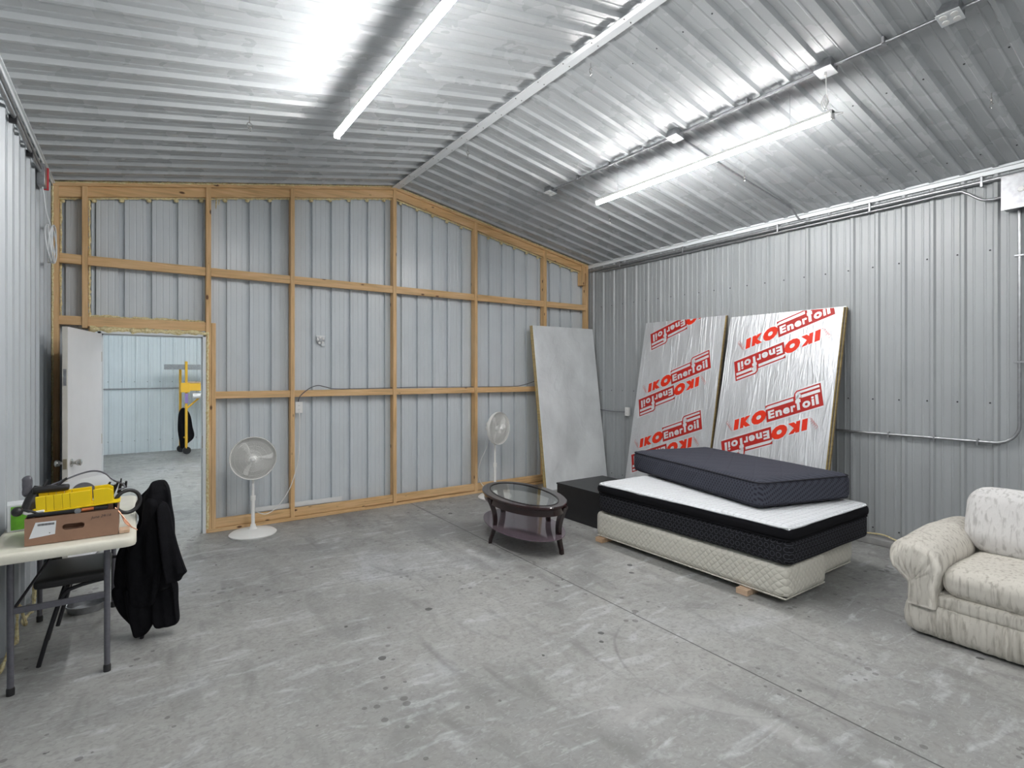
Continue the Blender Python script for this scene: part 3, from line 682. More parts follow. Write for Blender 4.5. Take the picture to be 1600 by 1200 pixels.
# ------------------------------------------------------------------ next room contents
mb = MB(); mb.tube([(LX+0.02, YN-0.03, 1.305), (0.75, YN-0.03, 1.315)], 0.012, 8)
for x in [-0.02+PITCH*k for k in range(-2, 4)]: mb.tube([(x, YN-0.03, 1.31), (x, YN-0.008, 1.31)], 0.010, 6)
tag(mb.build('wall_conduit', M['galv']), 'thin horizontal conduit across the pale far wall seen through the doorway', 'conduit')
t = thing('scaffold', 'yellow rolling scaffold frame in the next room seen through the doorway', 'scaffold', (0.9, 12.7, 0))
def pole(x, y, z0, z1): MB().tube([(x, y, z0), (x, y, z1)], 0.024, 10).build('upright', M['scaf'], t)
pole(0.80, 12.55, 0.12, 1.86); pole(0.72, 12.95, 0.12, 1.80); pole(2.3, 12.55, 0.12, 1.86); pole(2.3, 12.95, 0.12, 1.80)
MB().box((0.70, 12.50, 1.24), (0.86, 12.60, 1.43)).build('bracket', M['scaf'], t, bevel=0.004)
mb = MB(); mb.box((0.82, 12.52, 1.27), (2.3, 12.56, 1.42)); mb.box((0.74, 12.92, 1.27), (2.3, 12.96, 1.42)); mb.build('side_rail', M['scaf'], t, bevel=0.004)
mb = MB(); mb.box((0.82, 12.54, 1.43), (2.28, 12.94, 1.45)); mb.build('deck', M['wood_raw'], t)
MB().tube([(0.81, 12.55, 0.92), (1.10, 12.55, 1.20), (1.2, 12.55, 1.27)], 0.018, 8).build('brace', M['scaf'], t)
MB().tube([(0.80, 12.55, 0.93), (0.80, 12.95, 0.93)], 0.018, 8).build('cross_rung', M['scaf'], t)
MB().tube([(0.80, 12.55, 0.33), (0.72, 12.95, 0.33)], 0.018, 8).build('cross_rung', M['scaf'], t)
MB().box((0.775, 12.515, 1.02), (0.83, 12.525, 1.22)).build('sticker', M['purple'], t)
for x, y in ((0.80, 12.55), (0.72, 12.95), (2.3, 12.55), (2.3, 12.95)):
    MB().lathe([(0.02, -0.022), (0.07, -0.02), (0.075, 0), (0.07, 0.02), (0.02, 0.022)], 20, Matrix.Translation((x+0.01, y, 0.075)) @ Matrix.Rotation(PI/2, 4, 'X')).build('caster', M['black'], t)
mb = MB(); mb.box((0.44, 12.62, 1.70), (2.0, 12.65, 1.80)); mb.box((0.44, 12.88, 1.70), (2.0, 12.91, 1.80))
for x in (0.6, 0.9, 1.2, 1.5, 1.8): mb.tube([(x, 12.6, 1.75), (x, 12.93, 1.75)], 0.018, 8)
tag(mb.build('ladder', M['galv'], bevel=0.003), 'aluminium ladder lying across the top of the yellow scaffold', 'ladder')
mb = MB(); mb.tube([(0.9, 12.42, 1.17), (1.2, 12.42, 1.18)], 0.055, 12)
tag(mb.build('caulking_tube', M['white']), 'white cylindrical tube on the scaffold below the yellow rail', 'tube')
def cloth_blob(name, label, cat, sil, y0, thick, matk, dirx=1.0, tilt=0.0, ns=9, nz=0.02, parent=None, xdir=V((1,0,0)), org=V((0,0,0))):
    """garment from an outline: rows of (z, left, right) swept into a closed soft body with folds"""
    n = 28; rows = []
    for z, l, r_ in sil:
        ring = []
        for k in range(n):
            a = 2*PI*k/n; u = (l+r_)/2+(r_-l)/2*math.cos(a); w_ = math.sin(a)*thick*min(1, (r_-l)*3.0)
            fold = 0.018*math.sin(u*55+z*7)*(1 if abs(w_) > 0.01 else 0.2)
            p = org+xdir*u+xdir.cross(V((0, 0, 1)))*(-(w_+fold))+V((0, 0, z))
            p += noise.noise_vector(p*ns)*nz; ring.append(p)
        rows.append(ring)
    mb = MB(); vs_ = [p for r_ in rows for p in r_]; fs_ = []
    for i in range(len(rows)-1):
        for k in range(n): fs_.append((i*n+k, i*n+(k+1) % n, (i+1)*n+(k+1) % n, (i+1)*n+k))
    fs_ += [tuple(range(n)), tuple((len(rows)-1)*n+k for k in range(n-1, -1, -1))]
    mb.add(vs_, fs_); o = mb.build(name, matk, parent, ang=80)
    md = o.modifiers.new('sub', 'SUBSURF'); md.levels = 2; md.render_levels = 2
    if label: tag(o, label, cat)
    return o
cloth_blob('jacket', 'black jacket hanging on the yellow scaffold in the next room', 'jacket',
    [(0.93, 0.74, 0.78), (0.86, 0.68, 0.86), (0.7, 0.66, 0.90), (0.5, 0.66, 0.92), (0.40, 0.67, 0.96), (0.3, 0.68, 0.95), (0.24, 0.70, 0.90), (0.16, 0.70, 0.80), (0.1, 0.72, 0.78)], 0, 0.05, M['coat'], org=V((0, 12.72, 0)), nz=0.015)

# ------------------------------------------------------------------ wiring on walls
XW = WX-0.035
t = thing('wall_conduit', 'pair of steel conduits running under the right eave into the grey panel box', 'conduit', (XW, 3.6, 3.17))
MB().tube([(XW-0.005, -1.5, 3.20), (XW-0.005, 6.12, 3.20)], 0.019, 12).build('large_pipe', M['galv'], t)
MB().tube(spline([(XW-0.012, 5.9, 3.157), (XW-0.012, 4.0, 3.157), (XW-0.012, 2.2, 3.157), (XW-0.03, 1.62, 3.157), (XW-0.03, 1.52, 3.13), (XW-0.03, 1.42, 3.05), (XW-0.03, 1.35, 3.033), (XW-0.03, 1.275, 3.035)], 6), 0.011, 10).build('small_pipe', M['galv'], t)
for y in (1.42, 2.25, 3.15, 4.4, 5.5): MB().box((XW-0.028, y-0.009, 3.155), (XW+0.016, y+0.009, 3.245)).build('pipe_strap', M['galv'], t, bevel=0.003)
t = thing('panel_box', 'grey steel electrical panel box high on the right wall at the photo edge', 'electrical box', (WX-0.08, 1.05, 2.9))
mb = MB(); mb.box((WX-0.135, 0.86, 2.915), (WX-0.02, 1.27, 3.165)); mb.build('enclosure', M['galv'], t, bevel=0.004)
MB().box((WX-0.142, 0.85, 2.905), (WX-0.136, 1.28, 3.175)).build('cover', M['galv'], t, bevel=0.003)
MB().lathe([(0.02, 0), (0.018, 0.006), (0.001, 0.007)], 16, Matrix.Translation((WX-0.142, 1.16, 3.05)) @ Matrix.Rotation(-PI/2, 4, 'Y')).build('knockout', M['white'], t)
t = thing('drop_conduit', 'steel conduit dropping from the panel box and bending along the right wall', 'conduit', (XW, 1.19, 1.03))
pts = [(XW, 1.19, 2.912), (XW, 1.19, 1.19)]+arc((XW, 1.34, 1.19), 0.15, PI, 1.5*PI, 8, (0, 1, 0), (0, 0, 1))[1:]+[(XW, 2.3, 1.04), (XW, 3.4, 1.05)]
MB().tube(pts, 0.012, 10).build('pipe', M['galv'], t)
for p in ((1.19, 2.55), (1.19, 1.7)): MB().box((XW-0.014, p[0]-0.03, p[1]-0.008), (XW+0.016, p[0]+0.03, p[1]+0.008)).build('pipe_strap', M['galv'], t, bevel=0.002)
for y in (1.45, 1.75, 2.1): MB().box((XW-0.014, y-0.008, 1.01), (XW+0.016, y+0.008, 1.065)).build('pipe_strap', M['galv'], t, bevel=0.002)
def outlet(p, n, label, group='white wall outlets'):
    T = frame_at(p, V((0, 0, 1)).cross(V(n)), (0, 0, 1)); t = thing('outlet_box', label, 'outlet', p, 0, group)
    MB().box((-0.035, -0.058, -0.028), (0.035, 0.058, 0.0), T).build('box_body', M['white'], t, bevel=0.004)
    MB().box((-0.038, -0.061, 0.0005), (0.038, 0.061, 0.006), T).build('face_plate', M['white'], t, bevel=0.002)
    for z in (-0.022, 0.022):
        mb = MB(); mb.lathe([(0.015, 0.0065), (0.0145, 0.009)], 14, T @ Matrix.Translation((0, z, 0))); mb.mi = 1
        for x in (-0.005, 0.005): mb.box((x-0.001, z-0.004, 0.009), (x+0.001, z+0.005, 0.0096), T)
        mb.build('socket', [M['white'], M['ink']], t)
    return t
outlet((1.462, YB+0.01, 1.235), (0, -1, 0), 'white outlet box beside a stud with a fan cord plugged in')
outlet((WX-0.045, 5.36, 1.067), (-1, 0, 0), 'white outlet box on the right wall between the leaning boards')
MB_ = MB(); MB_.tube(spline([(1.452, YB-0.001, 1.30), (1.47, YB-0.012, 1.36), (1.56, YB-0.02, 1.44), (1.66, YB-0.005, 1.475), (1.76, YB+0.01, 1.455), (1.88, YB+0.02, 1.432), (2.3, YB+0.03, 1.432), (2.9, YB+0.03, 1.438), (3.5, YB+0.03, 1.432), (4.3, YB+0.03, 1.431), (4.55, YB+0.025, 1.45), (4.9, YB-0.04, 1.56)], 6), 0.005, 7)
tag(MB_.build('cable', M['greymetal']), 'dark grey cable looping out of the outlet and along the middle girt', 'cable')
MB_ = MB(); MB_.tube(spline([(WX-0.05, 5.40, 1.06), (WX-0.04, 5.6, 1.055), (WX-0.035, 5.8, 1.06), (WX-0.035, 6.1, 1.08)], 6), 0.006, 7)
tag(MB_.build('cable', M['greymetal']), 'dark cable from the right wall outlet to the corner behind the plain board', 'cable')
MB_ = MB(); MB_.tube(spline([(1.462, YB-0.01, 1.20), (1.46, YB-0.03, 1.1), (1.455, YB-0.035, 0.9), (1.44, YB-0.04, 0.65), (1.36, YB-0.05, 0.38), (1.24, YB-0.06, 0.2), (1.12, YB-0.08, 0.13), (1.02, YB-0.12, 0.17), (0.965, YB-0.17, 0.24)], 6), 0.0045, 7)
tag(MB_.build('power_cord', M['white']), 'white cord drooping from the stud outlet to the left fan', 'cord')
t = thing('junction_box', 'octagonal steel junction box with open knockouts on the partition sheeting', 'junction box', (1.714, YS-0.02, 1.99))
T = frame_at((1.714, YS-0.012, 1.99), (1, 0, 0), (0, 0, 1))
mb = MB(); mb.lathe([(0.050, 0), (0.050, 0.012), (0.040, 0.015)], 8, T); mb.build('box_body', M['galv'], t)
for a in range(5): MB().lathe([(0.013, 0.015), (0.013, 0.022), (0.006, 0.024)], 12, T @ Matrix.Translation((0.032*math.cos(a*1.257+0.5), 0.036*math.sin(a*1.257+0.5), 0))).build('connector', M['white'], t)
MB().box((-0.05, 0.035, 0.012), (0.05, 0.055, 0.02), T).build('ear', M['trim'], t)
MB().box((0.01, -0.065, 0.012), (0.045, -0.035, 0.02), T).build('ear', M['trim'], t)
mb = MB(); T = Matrix.Rotation(0, 4, 'Y')
mb.box((1.03, YS-0.045, 0.130), (1.371, YS-0.035, 0.178)); mb.box((1.415, YS-0.045, 0.130), (1.95, YS-0.035, 0.182)); mb.box((1.03, YS-0.0449, 0.130), (1.95, YS-0.0449+0.03, 0.133))
tag(mb.build('metal_flashing', M['trim'], smooth=False), 'length of pale trim flashing lying on the base girt behind the left fan', 'trim piece')
# left wall wiring
t = thing('wall_conduit', 'steel conduit under the left eave ending at a small box', 'conduit', (LX+0.04, 4.0, 3.15))
MB().tube([(LX+0.035, -1.0, 3.14), (LX+0.035, 5.30, 3.12)], 0.011, 10).build('pipe', M['galv'], t)
MB().tube([(LX+0.045, 3.2, 3.175), (LX+0.045, 5.34, 3.14)], 0.008, 10).build('small_pipe', M['galv'], t)
for y in (3.0, 3.6, 4.3, 4.9): MB().box((LX+0.012, y-0.02, 3.085), (LX+0.05, y+0.0, 3.13)).build('clip', M['black'], t, bevel=0.002)
t = thing('switch_box', 'small steel box with red edge on the left wall under the eave', 'electrical box', (LX+0.02, 5.38, 3.04))
MB().box((LX+0.019, 5.30, 3.02), (LX+0.065, 5.42, 3.18)).build('box_body', M['galv'], t, bevel=0.003)
MB().box((LX+0.045, 5.421, 3.015), (LX+0.075, 5.432, 3.185)).build('red_edge', M['redp'], t)
mb = MB()
pts = [(LX+0.045, 5.36, 3.02), (LX+0.05, 5.40, 2.95), (LX+0.055, 5.46, 2.86)]
cy_, cz_ = 5.58, 2.63
for i in range(105):
    a = i/24*2*PI; r1 = 0.145+0.016*math.sin(i*0.27)
    pts.append((LX+0.07+0.02*math.sin(i*.21), cy_+r1*1.15*math.sin(a)-0.03*math.sin(i*0.06), cz_+r1*math.cos(a)-0.0*i))
mb.tube(spline(pts, 3), 0.0055, 6)
tag(mb.build('cable_coil', M['trim']), 'grey cable coil hanging on the left wall beside the corner post', 'cable')
mb = MB(); pts = [(-0.60, 3.9, 0.01)]
for i in range(14): pts.append((LX+0.045+random.uniform(-.012, .03), 4.0+i*0.09, 0.012+abs(math.sin(i*1.1))*0.03+random.uniform(0, .03)+(0.14 if i in (4, 9) else 0)))
mb.tube(spline(pts, 4), [0.006+0.006*abs(math.sin(i*0.7)) for i in range(len(spline(pts, 4)))], 6)
tag(mb.build('foam_bead', M['foam']), 'ragged bead of dried foam along the foot of the left wall', 'foam bead')
mb = MB(); mb.tube(spline([(WX-0.06, 2.7, 0.085), (WX-0.08, 2.4, 0.075), (WX-0.05, 2.15, 0.09), (WX-0.09, 2.0, 0.075), (WX-0.06, 1.8, 0.08)], 6), 0.007, 6)
tag(mb.build('foam_bead', M['foam']), 'thin orange-yellow foam bead on the kerb between mattress stack and sofa', 'foam bead')

# ------------------------------------------------------------------ pedestal fans
def fan(loc, height, face, label, tiltz=0.0):
    """face: direction (x,y) the grille looks"""
    t = thing('pedestal_fan', label, 'fan', loc, 0, None); L0 = V(loc)
    MB().lathe([(0.215, 0), (0.22, 0.012), (0.20, 0.028), (0.10, 0.045), (0.045, 0.055), (0.028, 0.075), (0.022, 0.10)], 40, Matrix.Translation(loc)).build('base', M['fanwhite'], t)
    MB().tube([L0+V((0, 0, 0.08)), L0+V((0, 0, height*0.48))], 0.017, 14).build('pole', M['fanwhite'], t)
    MB().tube([L0+V((0, 0, height*0.44)), L0+V((0, 0, height*0.50))], 0.024, 14).build('collar', M['fanwhite'], t)
    MB().tube([L0+V((0, 0, height*0.50)), L0+V((0, 0, height-0.10))], 0.012, 12).build('inner_pole', M['fanwhite'], t)
    f = V((face[0], face[1], tiltz)).normalized(); R_ = 0.208
    T = frame_at(L0+V((0, 0, height))+f*0.02, f.cross(V((0, 0, 1))) * -1, (0, 0, 1))
    if T.to_3x3().col[2].dot(f) < 0: T = frame_at(L0+V((0, 0, height))+f*0.02, f.cross(V((0, 0, 1))), (0, 0, 1))
    m_ = MB(); m_.lathe([(0.001, -0.16), (0.035, -0.155), (0.052, -0.13), (0.055, -0.06), (0.045, -0.035), (0.001, -0.03)], 24, T); m_.build('motor_housing', M['fanwhite'], t)
    m_ = MB(); m_.box((-0.022, -0.12, -0.10), (0.022, -0.03, -0.05), T); m_.build('neck', M['fanwhite'], t, bevel=0.006)
    m_ = MB(); m_.tube([T @ V((R_*math.cos(a), R_*math.sin(a), 0.045)) for a in [2*PI*i/64 for i in range(64)]], 0.006, 8, closed=True)
    m_.lathe([(R_+0.004, 0.02), (R_+0.006, 0.045), (R_+0.002, 0.062), (R_-0.002, 0.045), (R_+0.0, 0.02)], 64, T); m_.build('rim', M['fanwhite'], t)
    def grille(zc, dome, nm):
        m_ = MB(); NW = 96
        for i in range(NW):
            a = 2*PI*i/NW; pts = []
            for k in range(7):
                r = 0.03+(R_-0.03)*k/6; z = zc+dome*math.sqrt(max(0, 1-(r/R_)**2.5)); aa = a+0.25*(k/6)
                pts.append(T @ V((r*math.cos(aa), r*math.sin(aa), z)))
            m_.tube(pts, 0.0011, 4, caps=False)
        for r in (0.075, 0.125, 0.17):
            z = zc+dome*math.sqrt(1-(r/R_)**2.5); m_.tube([T @ V((r*math.cos(a), r*math.sin(a), z)) for a in [2*PI*i/48 for i in range(48)]], 0.0018, 5, closed=True)
        m_.build(nm, M['fanwhite'], t)
    grille(0.045, 0.045, 'front_grille'); grille(0.045, -0.085, 'rear_grille')
    MB().lathe([(0.033, 0.086), (0.034, 0.094), (0.020, 0.100), (0.018, 0.110), (0.001, 0.113)], 20, T).build('hub_badge', M['fanwhite'], t)
    MB().lathe([(0.036, -0.02), (0.036, 0.04), (0.020, 0.05), (0.001, 0.052)], 20, T).build('hub', M['fanwhite'], t)
    for b in range(3):
        m_ = MB(); vs_ = []; nr, na = 8, 8; a0 = b*2*PI/3+0.35
        for i in range(nr+1):
            r = 0.03+0.155*i/nr; wd = 0.30+0.75*math.sin(PI*min(1, (i+1)/(nr+0.6))*0.72)
            if i == nr: wd *= 0.72
            for j in range(na+1):
                u = j/na-0.5; a = a0+u*wd; vs_.append(T @ V((r*math.cos(a), r*math.sin(a), 0.012-u*0.055-0.01*(u*2)**2)))
        m_.add(vs_, [(i*(na+1)+j, i*(na+1)+j+1, (i+1)*(na+1)+j+1, (i+1)*(na+1)+j) for i in range(nr) for j in range(na)])
        o = m_.build('blade', M['fanwhite'], t); md = o.modifiers.new('s', 'SOLIDIFY'); md.thickness = 0.002
    return t
fan((0.95, 5.90, 0), 0.765, (-0.13, -0.98), 'white pedestal fan by the doorway, grille facing into the room', 0.10)
f2 = fan((3.82, 5.86, 0), 0.90, (0.30, -0.95), 'white pedestal fan behind the oval table, head turned to the right', 0.05)
mb = MB(); mb.tube(spline([(3.76, 5.90, 0.80), (3.73, 5.92, 0.65), (3.66, 5.95, 0.48), (3.63, 5.97, 0.32), (3.66, 5.96, 0.2), (3.72, 5.94, 0.12), (3.80, 5.98, 0.065)], 6), 0.004, 6)
tag(mb.build('power_cord', M['white']), 'white cord hanging loose behind the right fan pole', 'cord')

# ------------------------------------------------------------------ plain board and leaning foil boards
def lean_board(name, label, cat, org, s_dir, up, out, width, length, thick, fm, cm, group=None):
    """org = bottom corner of the front face, s_dir across, up along, out = normal to the room"""
    T = frame_at(org, s_dir, up); e3 = T.to_3x3().col[2]
    zs = -1 if e3.dot(V(out)) > 0 else 1
    t = thing(name, label, cat, org, 0, group)
    m_ = MB(); m_.box((0, 0, min(zs*0.0008, zs*thick)), (width, length, max(zs*0.0008, zs*thick)), T); m_.build('foam_core', cm, t, smooth=False, bevel=0.001)
    m_ = MB(); nx, ny = 24, 44; vs_ = []
    for j in range(ny+1):
        for i in range(nx+1):
            s_ = width*i/nx; h_ = length*j/ny; d = 0.0012*noise.noise(V((s_*5, h_*2.2, org[1])))
            vs_.append(T @ V((s_, h_, -zs*(0.0016+d*0.5))))
    m_.add(vs_, [(j*(nx+1)+i, j*(nx+1)+i+1, (j+1)*(nx+1)+i+1, (j+1)*(nx+1)+i) for j in range(ny) for i in range(nx)])
    m_.build('facing', fm, t, ang=80)
    return t, T, zs
lean = math.atan((6.05-5.73)/2.27)
for k, (yo, lab) in enumerate(((0, 'plain dull grey board leaning in the right corner, front one'), (0.034, 'plain foam board right behind the front one in the corner, only its edge showing'))):
    lean_board('insulation_board', lab, 'insulation board', (4.60, 5.76+yo, 0.0), (1, 0, 0), (0, math.sin(lean), math.cos(lean)), (0, -1, 0), 1.165, 2.32, 0.028, M['dullfoil'], M['core'], 'plain boards in the corner')

# glyph meshes from Blender's built-in font
def glyphs(txt, size, offset=0.0, shear=0.0, spacing=1.0, xscale=1.0):
    cu = bpy.data.curves.new('t', 'FONT'); cu.body = txt; cu.size = size; cu.offset = offset; cu.shear = shear; cu.space_character = spacing; cu.resolution_u = 3
    ob = bpy.data.objects.new('t', cu); C.objects.link(ob); dg = bpy.context.evaluated_depsgraph_get(); dg.update()
    me = ob.evaluated_get(dg).to_mesh(); vs_ = [V((v.co.x*xscale, v.co.y, 0)) for v in me.vertices]; fs_ = [tuple(p.vertices) for p in me.polygons]
    ob.evaluated_get(dg).to_mesh_clear(); bpy.data.objects.remove(ob); bpy.data.curves.remove(cu); return vs_, fs_
def fitg(g, x0, y0, x1, y1):
    vs_, fs_ = g; ax = min(v.x for v in vs_); bx = max(v.x for v in vs_); ay = min(v.y for v in vs_); by = max(v.y for v in vs_)
    return [V((x0+(v.x-ax)/(bx-ax)*(x1-x0), y0+(v.y-ay)/(by-ay)*(y1-y0), 0)) for v in vs_], fs_
IKOB = [fitg(glyphs(c, 0.14, 0.030), x0, y0, x1, y1) for c, x0, y0, x1, y1 in (('I', -0.012, -0.012, 0.067, 0.122), ('K', 0.063, -0.012, 0.212, 0.122), ('O', 0.192, -0.024, 0.385, 0.137))]
IKO = [fitg(glyphs(c, 0.14, 0.015, 0.0), x0, y0, x1, y1) for c, x0, y0, x1, y1 in (('I', 0.0, 0.0, 0.055, 0.110), ('K', 0.075, 0.0, 0.200, 0.110), ('O', 0.203, -0.012, 0.373, 0.125))]
xs = 0.395; LET = []
for c, wd, hh in (('E', 0.058, 0.085), ('n', 0.058, 0.062), ('e', 0.060, 0.064), ('r', 0.042, 0.062), ('f', 0.052, 0.155), ('o', 0.068, 0.068), ('i', 0.024, 0.092), ('l', 0.024, 0.098)):
    LET.append(fitg(glyphs(c, 0.14, 0.003 if c in 'il' else 0.006), xs, 0.006, xs+wd*1.17, 0.006+hh)); xs += wd*1.17+(0.004 if c in 'rf' else 0.012)
def flat(poly): return [V((x, y, 0)) for x, y in poly], [tuple(range(len(poly)))]
def logo(parent, T, zs, s0, h0, ang, width, length, clip=True):
    """the printed maker's mark: red letters, then pale letters in a stepped red box"""
    A = Matrix.Translation((s0, h0, 0)) @ Matrix.Rotation(ang, 4, 'Z')
    sk = Matrix.Identity(4)
    sk[0][1] = 0.0
    layers = [(0, M['silver'], [flat([(0.36, -0.036), (0.968, -0.036), (0.955, 0.22), (0.70, 0.22), (0.672, 0.17), (0.36, 0.17)])]+IKOB),
              (1, M['dred'], [flat([(0.372, -0.022), (0.955, -0.022), (0.955, 0.205), (0.715, 0.205), (0.690, 0.185), (0.680, 0.155), (0.372, 0.155)])]),
              (2, M['silver'], [flat([(0.36, 0.112), (0.672, 0.112), (0.672, 0.141), (0.40, 0.141), (0.385, 0.135)]),
                                flat([(0.742, 0.168), (0.940, 0.168), (0.940, 0.191), (0.722, 0.191), (0.700, 0.175), (0.695, 0.12), (0.718, 0.12)]), flat([(0.755, 0.118), (0.940, 0.118), (0.940, 0.148), (0.755, 0.148)])] + LET),
              (3, M['red'], [fitg(glyphs('O', 0.1, 0.0), 0.20, -0.012, 0.365, 0.120)]*0+IKO),
              (4, M['dred'], [])]
    mb = MB(); mats = [M['silver'], M['dred'], M['red']]; idx = {id(M['silver']): 0, id(M['dred']): 1, id(M['red']): 2}
    for k, m_, gl in layers:
        mb.mi = idx[id(m_)]
        for vs_, fs_ in gl: mb.add([A @ V((v.x+(0.36 if k == 3 or k == 0 else 0.14)*(v.y-0.05), v.y, 0.0006*k)) for v in vs_], fs_)
    mb.mi = 2    # feathered flourish in front of the letters
    for q in range(5):
        y0 = 0.0+0.02*q; mb.tube([A @ V((-0.025-0.03*math.sin(PI*i/6)-0.008*q, y0+0.045*i/6, 0.001)) for i in range(7)], 0.0012, 4)
    # clip at the board's edges
    me = bpy.data.meshes.new('c'); me.from_pydata([tuple(v) for v in mb.v], [], mb.f)
    for i, p in enumerate(me.polygons): p.material_index = mb.m[i]
    bm = bmesh.new(); bm.from_mesh(me)
    for co, no in (((0, length-0.004, 0), (0, 1, 0)), ((width-0.004, 0, 0), (1, 0, 0)), ((0.004, 0, 0), (-1, 0, 0)), ((0, 0.004, 0), (0, -1, 0))):
        bmesh.ops.bisect_plane(bm, geom=bm.verts[:]+bm.edges[:]+bm.faces[:], plane_co=co, plane_no=no, clear_outer=True)
    out = MB(); bm.verts.ensure_lookup_table(); bm.verts.index_update()
    vs_ = [T @ V((v.co.x, v.co.y, -zs*(0.0045+v.co.z))) for v in bm.verts]; fs_ = []; ms = []
    for f in bm.faces: fs_.append(tuple(v.index for v in f.verts)); ms.append(f.material_index)
    out.v = vs_; out.f = fs_; out.m = ms; bm.free()
    o = out.build('printed_logo', mats, parent, smooth=False); o['label'] = 'red printed lettering reading IKO Enerfoil'
kR = math.atan(0.235); kL = math.atan(0.195)
upR = V((math.sin(kR), 0, math.cos(kR))); upL = V((math.sin(kL), 0, math.cos(kL)))
def stack(n, X0, Y0, width, length, up, thick, gap, names, group):
    res = []
    nrm = V((-up.z, 0, up.x))          # out of the board, towards the room
    for k in range(n):
        o = V((X0, Y0-0.006*(k % 2)*0-(-0.008 if k % 2 else 0.0), 0))+V((1, 0, 0))*(k*(thick+gap)/up.z)
        res.append(lean_board('insulation_board', names[k], 'insulation board', tuple(o), (0, -1, 0), tuple(up), tuple(nrm), width+(0.006 if k % 2 else 0), length+0.004*(k % 3), thick, M['foil'], M['core'] if k % 2 == 0 else M['corebrown'], group))
    return res
ra = stack(4, 5.134, 3.66, 1.215, 2.325, upR, 0.024, 0.003, ['foil-faced board with red print, front of the right-hand leaning stack', 'foil-faced board second from the front in the right-hand leaning stack', 'foil-faced board third from the front in the right-hand leaning stack', 'foil-faced board rearmost in the right-hand leaning stack'], 'foil boards in the right stack')
la = stack(2, 5.274, 4.985, 1.22, 2.345, upL, 0.024, 0.003, ['foil-faced board with red print, front of the left-hand leaning stack', 'foil-faced board behind the printed one in the left-hand leaning stack'], 'foil boards in the left stack')
RA = math.radians(21); 
tR, TR, zR = ra[0]; tL, TL, zL = la[0]
for s0, h0, a in ((0.245, 1.017, RA), (0.255, 1.937, RA), (0.985, 1.195, RA+PI), (1.01, 2.105, RA+PI), (0.245, 0.10, RA), (0.985, 0.28, RA+PI)): logo(tR, TR, zR, s0, h0, a, 1.215, 2.325)
for s0, h0, a in ((0.215, 1.390, RA), (0.945, 1.60, RA+PI), (1.0, 2.50, RA+PI), (0.195, 0.655, RA), (0.945, 0.86, RA+PI)): logo(tL, TL, zL, s0, h0, a, 1.22, 2.345)

# ------------------------------------------------------------------ bed stack
BX0, BX1, BY0, BY1 = 3.605, 4.845, 1.885, 3.765
def softslab(a, b, e, name, matk, parent, nz=0.004, ns=3, puff=0.0, n=22):
    return MB().soft(a, b, e, n, None, puff, nz, ns).build(name, matk, parent, ang=80)
t = thing('box_spring', 'cream quilted box spring at the front of the pair under the black mattress', 'box spring', (3.9, 2.8, 0.04), 0, 'pair of box springs')
softslab((3.635, 1.93, 0.045), (4.215, 3.80, 0.285), 0.22, 'body', M['boxspring'], t, 0.003)
MB().tube([(3.65, 1.945, 0.052), (4.2, 1.945, 0.052), (4.2, 3.78, 0.052), (3.65, 3.78, 0.052)], 0.006, 6, closed=True).build('edge_piping', M['boxspring'], t)
t = thing('box_spring', 'cream quilted box spring at the back, nearer the wall, its end set slightly off', 'box spring', (4.5, 2.8, 0.04), 0, 'pair of box springs')
softslab((4.235, 2.02, 0.045), (4.86, 3.88, 0.285), 0.22, 'body', M['boxspring'], t, 0.003)
MB().tube([(4.25, 2.035, 0.052), (4.84, 2.035, 0.052), (4.84, 3.86, 0.052), (4.25, 3.86, 0.052)], 0.006, 6, closed=True).build('edge_piping', M['boxspring'], t)
for i, (p, lab) in enumerate((((3.64, 2.24), 'wood block under the box spring near its front corner'), ((3.65, 3.72), 'wood block under the box spring at its far left end'))):
    mb = MB(); mb.box((p[0]-0.045, p[1]-0.045, 0), (p[0]+0.55, p[1]+0.045, 0.042)); tag(mb.build('wood_block', M['wood_raw'], bevel=0.003), lab, 'wood block', 'wood blocks under the box springs')
mb = MB(); mb.box((4.40, 2.30, 0), (4.80, 2.39, 0.042)); tag(mb.build('wood_block', M['wood_raw'], bevel=0.003), 'wood block under the rear box spring near its right end', 'wood block', 'wood blocks under the box springs')
t = thing('mattress', 'thick black-sided mattress with white quilted top lying on the box springs', 'mattress', (4.22, 2.83, 0.286))
softslab((BX0+.01, BY0+.01, 0.286), (BX1-.01, BY1-.01, 0.475), 0.24, 'side_panel', M['matside'], t, 0.004)
softslab((BX0, BY0, 0.455), (BX1, BY1, 0.556), 0.48, 'pillow_top_band', M['matband'], t, 0.004)
softslab((BX0+0.016, BY0+0.016, 0.505), (BX1-0.016, BY1-0.016, 0.570), 0.47, 'quilted_top', M['mattop'], t, 0.004, 6)
def rr_loop(x0, y0, x1, y1, r, z, n=6):
    out = []
    for cx, cy, a0 in ((x1-r, y1-r, 0), (x0+r, y1-r, PI/2), (x0+r, y0+r, PI), (x1-r, y0+r, 1.5*PI)):
        for i in range(n+1): out.append((cx+r*math.cos(a0+PI/2*i/n), cy+r*math.sin(a0+PI/2*i/n), z))
    return out
MB().tube(rr_loop(BX0+0.012, BY0+0.012, BX1-0.012, BY1-0.012, 0.065, 0.552), 0.005, 6, closed=True).build('white_piping', M['trim'], t)
MB().tube(rr_loop(BX0+0.008, BY0+0.008, BX1-0.008, BY1-0.008, 0.065, 0.466), 0.006, 6, closed=True).build('lower_piping', M['matband'], t)
t = thing('mattress', 'narrower slate grey mattress laid askew on top of the white one', 'mattress', (3.835, 2.24, 0.577), -0.265)
T = wm(t)
MB().soft((0, 0, 0.0), (0.965, 1.76, 0.222), 0.30, 22, None, 0.006, 0.004, 3).build('body', M['darkmat'], t, ang=80, T=T)
